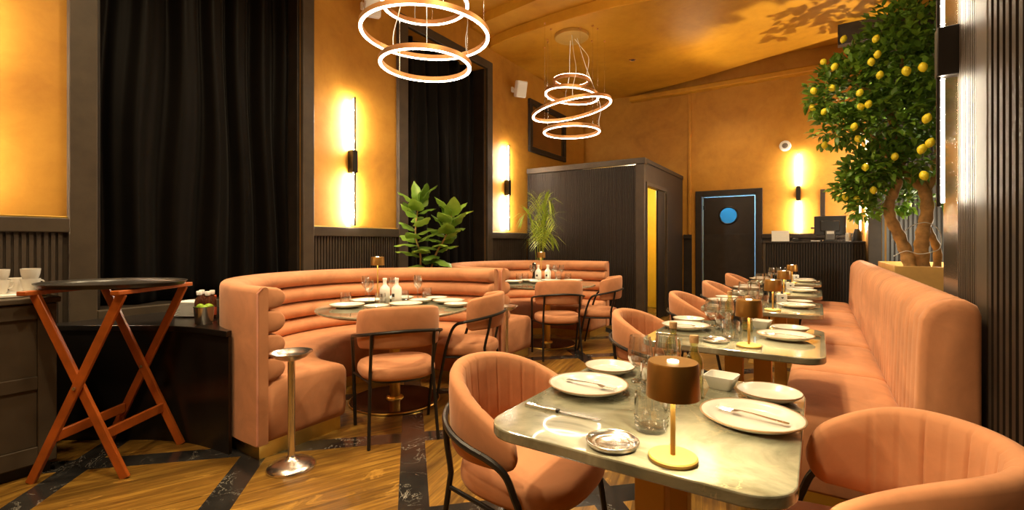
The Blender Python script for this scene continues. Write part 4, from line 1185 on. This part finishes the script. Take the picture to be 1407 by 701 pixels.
def pendant(x, y, zc, label, specs, wob):
    t = thing('ring_pendant', label, 'pendant', (x, y, 0), 0, 'copper ring pendants')
    MB().lathe([(0.235, zc - 0.05), (0.24, zc - 0.045), (0.24, zc - 0.004), (0.238, zc)], 64).build('canopy', 'gold_paint', t, smooth=40)
    rn = random.Random(int(wob))
    for R_, z, tilt, az, lit in specs:
        m = ring(t, R_, z, tilt, az, lit)
        for k in range(3):
            a = 2 * pi * k / 3 + rn.uniform(0, 2)
            p = m @ Vector((R_ * cos(a), R_ * sin(a), 0.04))
            MB().tube([p, (p.x, p.y, zc)], 0.0022, 5).build('wire', 'steel', t)
            MB().lathe([(0.012, -0.02), (0.012, 0.0)], 10, p.x, p.y, zc).build('wire_anchor', 'copper', t)
        a = rn.uniform(0, 6)
        p = m @ Vector((R_ * cos(a), R_ * sin(a), 0.04))
        mid = [(p.x, p.y, p.z), (p.x * 0.98, p.y * 0.98, p.z + 0.12), (p.x * 0.9 + 0.05, p.y * 0.9, p.z + 0.35), (p.x * 0.5, p.y * 0.5 + 0.04, (p.z + zc) / 2 + 0.2), (p.x * 0.2, p.y * 0.2, zc - 0.05)]
        MB().tube(smooth_path(mid, 6), 0.004, 6).build('power_cord', 'white_plastic', t)
azl = math.atan2(-SA, -CA)           # towards the left of the photo
pendant(-2.97, 3.15, ZU, 'copper pendant of tiered glowing rings nearer the camera, cut by the top edge', [(0.56, 3.13, radians(1), azl + pi, 'below'), (0.395, 2.85, radians(1.0), azl + pi, 'below'), (0.375, 3.40, radians(2), azl, 'below'), (0.25, 3.60, radians(3), azl, 'above')], 1)
pendant(-2.98, 6.17, ZC, 'copper pendant of tiered glowing rings further back before the vestibule', [(0.56, 3.17, radians(10), azl, 'below'), (0.395, 2.85, radians(0), azl, 'below'), (0.375, 3.37, radians(7), azl + pi, 'below'), (0.25, 3.56, radians(3), azl + pi, 'above')], 9)
# recessed ceiling spot
o = thing('recessed_spotlight', 'small dark recessed spotlight in the ceiling right of the far pendant', 'spotlight', (-2.55, 7.55, ZC))
MB().lathe([(0.055, 0.0), (0.055, -0.006), (0.038, -0.008), (0.034, 0.0)], 32).build('bezel', 'copper', o)
MB().lathe([(0.034, -0.004), (0.005, -0.003)], 32).build('lens', 'black_plastic', o)
# ------------------------------------------------------------------ lemon tree in its planter
pl = thing('tree_planter', 'light wooden planter box behind the banquette holding the lemon tree', 'planter', (1.06, 6.35, 0))
mb = MB()
hx, hy, zt = 0.47, 0.72, 1.045
mb.box(-hx, hx, -hy, -hy + 0.03, 0, zt).box(-hx, hx, hy - 0.03, hy, 0, zt).box(-hx, -hx + 0.03, -hy + 0.03, hy - 0.03, 0, zt).box(hx - 0.03, hx, -hy + 0.03, hy - 0.03, 0, zt)
mb.build('box', 'planter_wood', pl, bevel=0.004)
MB().box(-hx + 0.03, hx - 0.03, -hy + 0.03, hy - 0.03, 0.4, 0.96).build('soil', 'soil', pl, smooth=0)

TB = Vector((0.86, 6.0, 0.95))
tr = thing('lemon_tree', 'leafy lemon tree with yellow fruit growing behind the banquette', 'tree', TB)
def rel(x, y, z): return Vector((x, y, z)) - TB
def limb(pts, r0, r1, name='trunk', seg=12):
    p = smooth_path(pts, 6); n = len(p)
    rr = [r0 + (r1 - r0) * k / (n - 1) for k in range(n)]
    rr = [r * (1 + 0.10 * sin(k * 1.7)) for k, r in enumerate(rr)]
    return MB().tube(p, 0, seg, radii=rr).build(name, 'bark', tr, smooth=80)
def pz(px, py, Y):                    # point of the picture at a chosen depth row
    r = (px - CX) / FPX; d = Y / (CA + SA * r)
    return Vector((d * (-SA + CA * r), Y, CAMH + (HY - py) / FPX * d))
def Q(px, py, Y): return pz(px, py, Y) - TB
limb([Q(1252, 372, 5.95), Q(1246, 350, 5.95), Q(1236, 325, 5.95), Q(1224, 300, 5.93), Q(1222, 280, 5.92), Q(1232, 255, 5.92), Q(1236, 232, 5.93), Q(1240, 205, 5.95), Q(1228, 170, 5.95), Q(1210, 135, 5.95)], 0.056, 0.03)
limb([Q(1268, 372, 6.02), Q(1266, 345, 6.02), Q(1268, 320, 6.02), Q(1274, 290, 6.02), Q(1270, 262, 6.0), Q(1254, 246, 5.97), Q(1240, 234, 5.94)], 0.062, 0.042)
limb([Q(1270, 270, 6.0), Q(1282, 240, 6.05), Q(1290, 190, 6.1), Q(1285, 130, 6.1)], 0.04, 0.02, 'branch')
limb([Q(1287, 372, 6.15), Q(1288, 345, 6.15), Q(1280, 325, 6.1), Q(1273, 310, 6.03)], 0.035, 0.03, 'branch')
limb([Q(1236, 232, 5.93), Q(1222, 215, 5.85), Q(1200, 190, 5.8), Q(1170, 170, 5.75)], 0.028, 0.012, 'branch')
limb([Q(1225, 165, 5.95), Q(1200, 130, 5.85), Q(1165, 110, 5.75)], 0.025, 0.010, 'branch')
limb([Q(1222, 160, 5.95), Q(1235, 110, 5.9), Q(1245, 60, 5.9)], 0.025, 0.010, 'branch')
limb([Q(1236, 230, 5.93), Q(1215, 240, 5.9), Q(1190, 255, 5.85)], 0.014, 0.006, 'branch')
rl = random.Random(21)
CL = [(Vector((0.50, 6.95, 2.95)), Vector((0.34, 0.3, 0.3)), 130), (Vector((0.28, 7.05, 3.05)), Vector((0.22, 0.28, 0.3)), 70)]   # clumps (centre, radii, leaves); these two added to cast leaf shadows on the ceiling
def clump(px, py, Y, rx, rz, n): CL.append((pz(px, py, Y), Vector((rx, rx, rz)), int(n * 1.35)))
clump(1226, 95, 5.85, 0.46, 0.44, 640); clump(1170, 125, 5.75, 0.36, 0.36, 460); clump(1255, 40, 5.9, 0.42, 0.40, 420)
clump(1215, 165, 5.80, 0.42, 0.28, 520); clump(1150, 175, 5.75, 0.24, 0.20, 200); clump(1262, 150, 5.8, 0.34, 0.40, 460)
clump(1236, 58, 5.9, 0.34, 0.32, 300); clump(1185, 250, 5.85, 0.20, 0.20, 210); clump(1215, 225, 5.9, 0.30, 0.20, 260)
clump(1262, 270, 6.15, 0.20, 0.18, 90); clump(1185, 285, 5.85, 0.14, 0.10, 90); clump(1225, 275, 6.2, 0.26, 0.14, 120)
clump(1130, 130, 5.75, 0.16, 0.22, 110); clump(1176, 92, 5.8, 0.22, 0.17, 170); clump(1265, 215, 5.75, 0.2, 0.2, 120); clump(1160, 262, 5.85, 0.10, 0.08, 50)
clump(1232, 120, 6.75, 0.34, 0.34, 200); clump(1195, 235, 5.85, 0.26, 0.2, 260); clump(1265, 100, 5.7, 0.3, 0.4, 300)  # first clump added behind the crown to shadow the uplight
vs, fs = [], []
def leaf(p, dirv, up, ln, wd):
    a = dirv.normalized(); s_ = a.cross(up)
    if s_.length < 1e-3: s_ = a.cross(Vector((1, 0, 0)))
    s_.normalize(); n_ = s_.cross(a).normalized()
    b = len(vs)
    rows = ((0.0, 0.10, 0.0), (0.28, 0.85, 0.05), (0.6, 0.95, 0.03), (1.0, 0.05, -0.10))
    for t, w, dz in rows:
        c = p + a * ln * t + n_ * ln * dz
        vs.append(tuple(c - s_ * wd * w * 0.5 + n_ * wd * 0.16 * w)); vs.append(tuple(c)); vs.append(tuple(c + s_ * wd * w * 0.5 + n_ * wd * 0.16 * w))
    for r in range(3):
        for q in range(2):
            i0 = b + r * 3 + q
            fs.append((i0, i0 + 1, i0 + 4, i0 + 3))
for c, rad, n in CL:
    k = 0
    while k < n:
        d = Vector((rl.gauss(0, 1), rl.gauss(0, 1), rl.gauss(0, 1))).normalized()
        q = 0.35 + 0.65 * rl.random() ** 0.6
        p = c + Vector((d.x * rad.x, d.y * rad.y, d.z * rad.z)) * q
        if p.x > 1.5 or p.z > ZC - 0.08 or (p.x > 0.54 and p.y < 3.6): k += 1; continue
        # a little spray of leaves about a twig tip
        out = (d + Vector((rl.uniform(-.6, .6), rl.uniform(-.6, .6), rl.uniform(-.3, .5)))).normalized()
        for m_ in range(2):
            o2 = (out + Vector((rl.uniform(-.8, .8), rl.uniform(-.8, .8), rl.uniform(-.5, .7)))).normalized()
            leaf(p - TB, o2, Vector((rl.uniform(-.5, .5), rl.uniform(-.5, .5), 1)), rl.uniform(0.065, 0.105), rl.uniform(0.034, 0.054))
            k += 1
MB().add(vs, fs).build('foliage', 'lemon_leaf', tr, smooth=180)
lem = [(146, 99), (228, 98), (232, 138), (216, 157), (95, 157), (123, 169), (238, 190), (305, 180), (347, 170), (116, 223), (70, 230), (187, 235), (68, 273), (97, 283), (189, 271), (209, 264), (173, 321), (183, 352), (98, 368), (344, 378), (350, 445), (201, 424), (222, 482), (179, 505), (150, 500), (357, 300), (365, 362), (276, 397)]
big = {(344, 378), (350, 445), (305, 180), (347, 170), (357, 300), (365, 362)}
lm0 = None
for k, (zx, zy) in enumerate(lem):
    px, py = 1080 + zx / 1.844, zy / 1.844
    # nearest clump face towards the camera
    best = 99
    for c, rad, n in CL:
        for Y in [5.2 + 0.03 * j for j in range(30)]:
            p = pz(px, py, Y); q = p - c
            if (q.x / rad.x) ** 2 + (q.y / rad.y) ** 2 + (q.z / rad.z) ** 2 < 1.0:
                best = min(best, Y - 0.02); break
    if best > 50: best = 5.72
    if (zx, zy) in big: best = min(best, 5.35)
    p = pz(px, py, best) - TB
    if lm0 is None:
        lm0 = MB().lathe([(0.002, -0.043), (0.008, -0.039), (0.022, -0.028), (0.032, -0.008), (0.032, 0.008), (0.023, 0.026), (0.011, 0.036), (0.003, 0.040)], 20).build('lemon', 'lemon_skin', tr, loc=p, smooth=80)
        lo = lm0
    else:
        lo = lm0.copy(); COL.objects.link(lo); lo.parent = tr; lo.location = p
    lo.rotation_euler = (rl.uniform(-.5, .5), rl.uniform(-.5, .5), rl.uniform(0, 6))
    lo.scale = (0.92, 0.92, 0.95) if (zx, zy) not in big else (1.05, 1.05, 1.1)
# wire of tiny lights wound round the trunks
o = MB().tube(smooth_path([pz(1228, 352, 5.85), pz(1245, 345, 5.86), pz(1262, 349, 5.88), pz(1278, 347, 5.9), pz(1292, 340, 5.95), pz(1291, 318, 5.98), pz(1274, 306, 5.93), pz(1254, 310, 5.9), pz(1243, 318, 5.86)], 6), 0.004, 6).build('light_wire', 'white_plastic')
tag(o, 'thin white wire looped round the lemon tree trunks', 'wire')

# ------------------------------------------------------------------ broad-leaved plant and palm
def pot(t, h=0.42, r=0.17):
    MB().lathe([(r * 0.78, 0), (r * 0.82, 0.01), (r, h - 0.02), (r * 1.02, h), (r * 0.92, h), (r * 0.90, h - 0.05), (0.004, h - 0.05)], 40).build('pot', 'pot_dark', t, smooth=50)
def bigleaf(mb, p, az, el, ln, wd, droop=0.35, shape=0.62):
    n, m = 9, 4
    a = Vector((cos(az) * cos(el), sin(az) * cos(el), sin(el)))
    sd = Vector((-sin(az), cos(az), 0))
    rows = []
    pos_ = Vector(p); d_ = a.copy()
    for i in range(n + 1):
        t = i / n
        w = wd * (0.06 + 0.94 * max(0.0, sin(pi * (t ** (1 / (2 * shape))) )) ** 0.75) if 0 < t < 1 else wd * 0.05
        nn = d_.cross(sd).normalized() * -1
        row = []
        for j in range(-m // 2, m // 2 + 1):
            v = j / (m / 2)
            wav = 0.05 * wd * sin(t * 14 + v * 2)
            row.append(pos_ + sd * v * w / 2 + nn * (abs(v) * w * 0.16 + wav * abs(v)))
        rows.append([tuple(q) for q in row])
        pos_ = pos_ + d_ * ln / n
        d_ = (d_ + Vector((0, 0, -droop / n))).normalized()
    mb.rings(rows, False, False, False)
FB = Vector((-3.80, 3.94, 0))
fg = thing('fiddle_leaf_plant', 'broad-leaved green plant with two stems between the two booths', 'plant', FB)
pot(fg)
MB().lathe([(0.15, 0.36), (0.004, 0.375)], 32).build('soil', 'soil', fg)
s1 = [(0.0, 0.0, 0.36), (-0.01, 0.0, 0.8), (0.0, 0.01, 1.1), (-0.05, -0.02, 1.35), (-0.02, -0.02, 1.62), (-0.01, 0.0, 1.74)]
s2 = [(0.04, 0.03, 0.36), (0.08, 0.06, 0.85), (0.14, 0.10, 1.12), (0.22, 0.16, 1.30), (0.27, 0.20, 1.46), (0.29, 0.21, 1.60)]
stems = []
for s_ in (s1, s2):
    p = smooth_path(s_, 6); n = len(p)
    MB().tube(p, 0, 8, radii=[0.014 - 0.008 * k / (n - 1) for k in range(n)]).build('stem', 'bark', fg)
    stems.append(p)
mb = MB(); rf = random.Random(4)
view = YAW   # leaves fan mostly across, a few to and fro
for p, n, z0 in ((stems[0], 25, 0.95), (stems[1], 21, 1.05)):
    idx = [i for i, q in enumerate(p) if q.z >= z0]
    for k in range(n):
        i = idx[int((len(idx) - 1) * k / (n - 1))]
        t = k / (n - 1)
        az = k * 2.4 + rf.uniform(-.4, .4)
        el = radians(12 + 52 * t + rf.uniform(-14, 14))
        bigleaf(mb, p[i], az, el, rf.uniform(0.26, 0.34) * (1 - 0.15 * t), rf.uniform(0.17, 0.225) * (1 - 0.15 * t), 0.75, 0.75)
mb.build('foliage', 'fig_leaf', fg, smooth=180)
PB = Vector((-3.60, 6.33, 0))
pm = thing('palm_plant', 'feathery green palm behind the far booth beside the vestibule', 'plant', PB)
pot(pm, 0.5, 0.135)
MB().lathe([(0.12, 0.44), (0.004, 0.455)], 32).build('soil', 'soil', pm)
mb = MB(); st_ = MB(); rp = random.Random(9)
for k in range(12):
    az = 2.4 * k + 0.3 + rp.uniform(-.3, .3)
    spread = rp.uniform(0.24, 0.50); hgt = rp.uniform(1.30, 1.80)
    if k % 3 == 0: spread *= 0.5; hgt = rp.uniform(1.7, 1.98)
    c, s_ = cos(az), sin(az)
    if s_ > 0: spread *= 1 - 0.5 * s_
    if c < 0: spread *= 1 + 0.35 * c
    pts = [(0.02 * c, 0.02 * s_, 0.45), (0.05 * c, 0.05 * s_, 0.95), (spread * 0.45 * c, spread * 0.45 * s_, 0.75 + (hgt - 0.75) * 0.75), (spread * 0.85 * c, spread * 0.85 * s_, hgt), (spread * 1.22 * c, spread * 1.22 * s_, hgt - 0.14)]
    p = smooth_path(pts, 10); n = len(p)
    st_.tube(p, 0, 5, radii=[0.006 - 0.004 * i / (n - 1) for i in range(n)])
    for i in range(int(n * 0.42), n, 2):
        t = (i / (n - 1) - 0.42) / 0.58
        tang = (p[min(i + 1, n - 1)] - p[i - 1]).normalized()
        sd = tang.cross(Vector((0, 0, 1)))
        if sd.length < 0.05: sd = Vector((-s_, c, 0))
        sd.normalize()
        for sg in (-1, 1):
            for hh in (0,):
                ln = (0.25 + 0.12 * sin(pi * t)) * rp.uniform(0.85, 1.1) * (1 - 0.35 * t)
                d_ = (tang * 0.9 + sd * sg * 0.85 + Vector((0, 0, 0.12))).normalized()
                q0 = p[i] + (p[min(i + 1, n - 1)] - p[i]) * hh
                q = [q0, q0 + d_ * ln * 0.5, q0 + d_ * ln + Vector((0, 0, -0.25 * ln))]
                wv = d_.cross(Vector((0, 0, 1))).normalized() * 0.0105
                b = [tuple(q[0] - wv * .4), tuple(q[0] + wv * .4), tuple(q[1] - wv), tuple(q[1] + wv), tuple(q[2] - wv * .08), tuple(q[2] + wv * .08)]
                mb.add(b, [(0, 1, 3, 2), (2, 3, 5, 4)])
mb.v = [(max(x, -0.62), min(y, 0.63), z) for x, y, z in mb.v]
mb.build('fronds', 'palm_leaf', pm, smooth=180)
st_.v = [(x, min(y, 0.50), z) for x, y, z in st_.v]
st_.build('stalks', 'palm_leaf', pm)

# ------------------------------------------------------------------ light
def lamp(kind, name, loc, energy, col, size=0.1, target=None, spot=None, blend=0.6, parent=None):
    ld = bpy.data.lights.new(name, kind); ld.energy = energy; ld.color = col
    if kind == 'AREA': ld.shape = 'DISK'; ld.size = size
    else: ld.shadow_soft_size = size
    if kind == 'SPOT': ld.spot_size = radians(spot); ld.spot_blend = blend
    o = bpy.data.objects.new(name, ld); COL.objects.link(o); o.location = loc
    if target is not None:
        o.rotation_euler = (Vector(target) - Vector(loc)).to_track_quat('-Z', 'Y').to_euler()
    return o
WARM = (1.0, 0.79, 0.47)
K = 1.0
# added fill spots just under the ceiling; no housings are modelled
dl = [(-1.2, 0.6, ZU, 150, 120), (-2.9, 0.4, ZU, 140, 120), (-1.3, 2.6, ZU, 150, 120), (-3.0, 1.9, ZU, 130, 120), (-0.9, -1.2, ZU, 130, 120), (-0.9, 4.4, ZU, 150, 120), (-2.4, 4.6, ZU, 130, 120), (-1.0, 6.9, ZC, 110, 120), (-1.3, 8.4, ZC, 60, 120)]
for i, (x, y, z, e, sp) in enumerate(dl):
    lamp('SPOT', 'fill_spot', (x, y, z - 0.05), e * 1.75, WARM, 0.10, (x, y, 0), sp, 0.9)
# added soft point lights hanging free as general fill, no fitting
for x, y, e in ((-1.6, -0.8, 40), (-1.4, 2.2, 34), (-1.3, 4.6, 30), (-1.6, 7.6, 14)):
    lamp('POINT', 'fill_point', (x, y, 3.75), e * K, WARM, 0.35)
# uplight in the planter throwing leaf shadows on the ceiling
lamp('SPOT', 'planter_uplight', (1.2, 6.3, 1.1), 620, (1.0, 0.86, 0.55), 0.012, (-0.25, 7.6, 4.25), 36, 0.35)
lamp('POINT', 'planter_glow', (1.15, 6.6, 1.35), 45, (1.0, 0.9, 0.7), 0.1)
lamp('POINT', 'vestibule_light', (-2.6, 7.9, 2.2), 130, WARM, 0.08)
lamp('AREA', 'kitchen_light', ((DX0 + DX1) / 2, YB + 1.2, 2.6), 42, (0.32, 0.70, 1.0), 1.0, ((DX0 + DX1) / 2, YB + 1.2, 0))
w = bpy.data.worlds.new('world'); SC.world = w; w.use_nodes = True
w.node_tree.nodes['Background'].inputs[0].default_value = (1, 0.8, 0.5, 1); w.node_tree.nodes['Background'].inputs[1].default_value = 0.0

# ------------------------------------------------------------------ camera and view
cd = bpy.data.cameras.new('camera'); cd.sensor_fit = 'HORIZONTAL'; cd.sensor_width = 36.0
cd.lens = FPX / 1407.0 * 36.0
cd.shift_y = -(350.5 - HY) / 1407.0
cd.clip_start = 0.02; cd.clip_end = 100
cam = bpy.data.objects.new('camera', cd); COL.objects.link(cam)
cam.location = (0, 0, CAMH); cam.rotation_euler = (pi / 2, 0, YAW)
SC.camera = cam
vs_ = SC.view_settings
SC.display_settings.display_device = 'sRGB'
vs_.view_transform = 'Standard'; vs_.look = 'None'; vs_.gamma = 1.0; vs_.use_curve_mapping = False
vs_.exposure = 0.18
cy = SC.cycles
cy.use_denoising = True
cy.max_bounces = 10; cy.diffuse_bounces = 5; cy.glossy_bounces = 4; cy.transmission_bounces = 6; cy.transparent_max_bounces = 24
cy.sample_clamp_indirect = 6.0; cy.caustics_reflective = False; cy.caustics_refractive = False
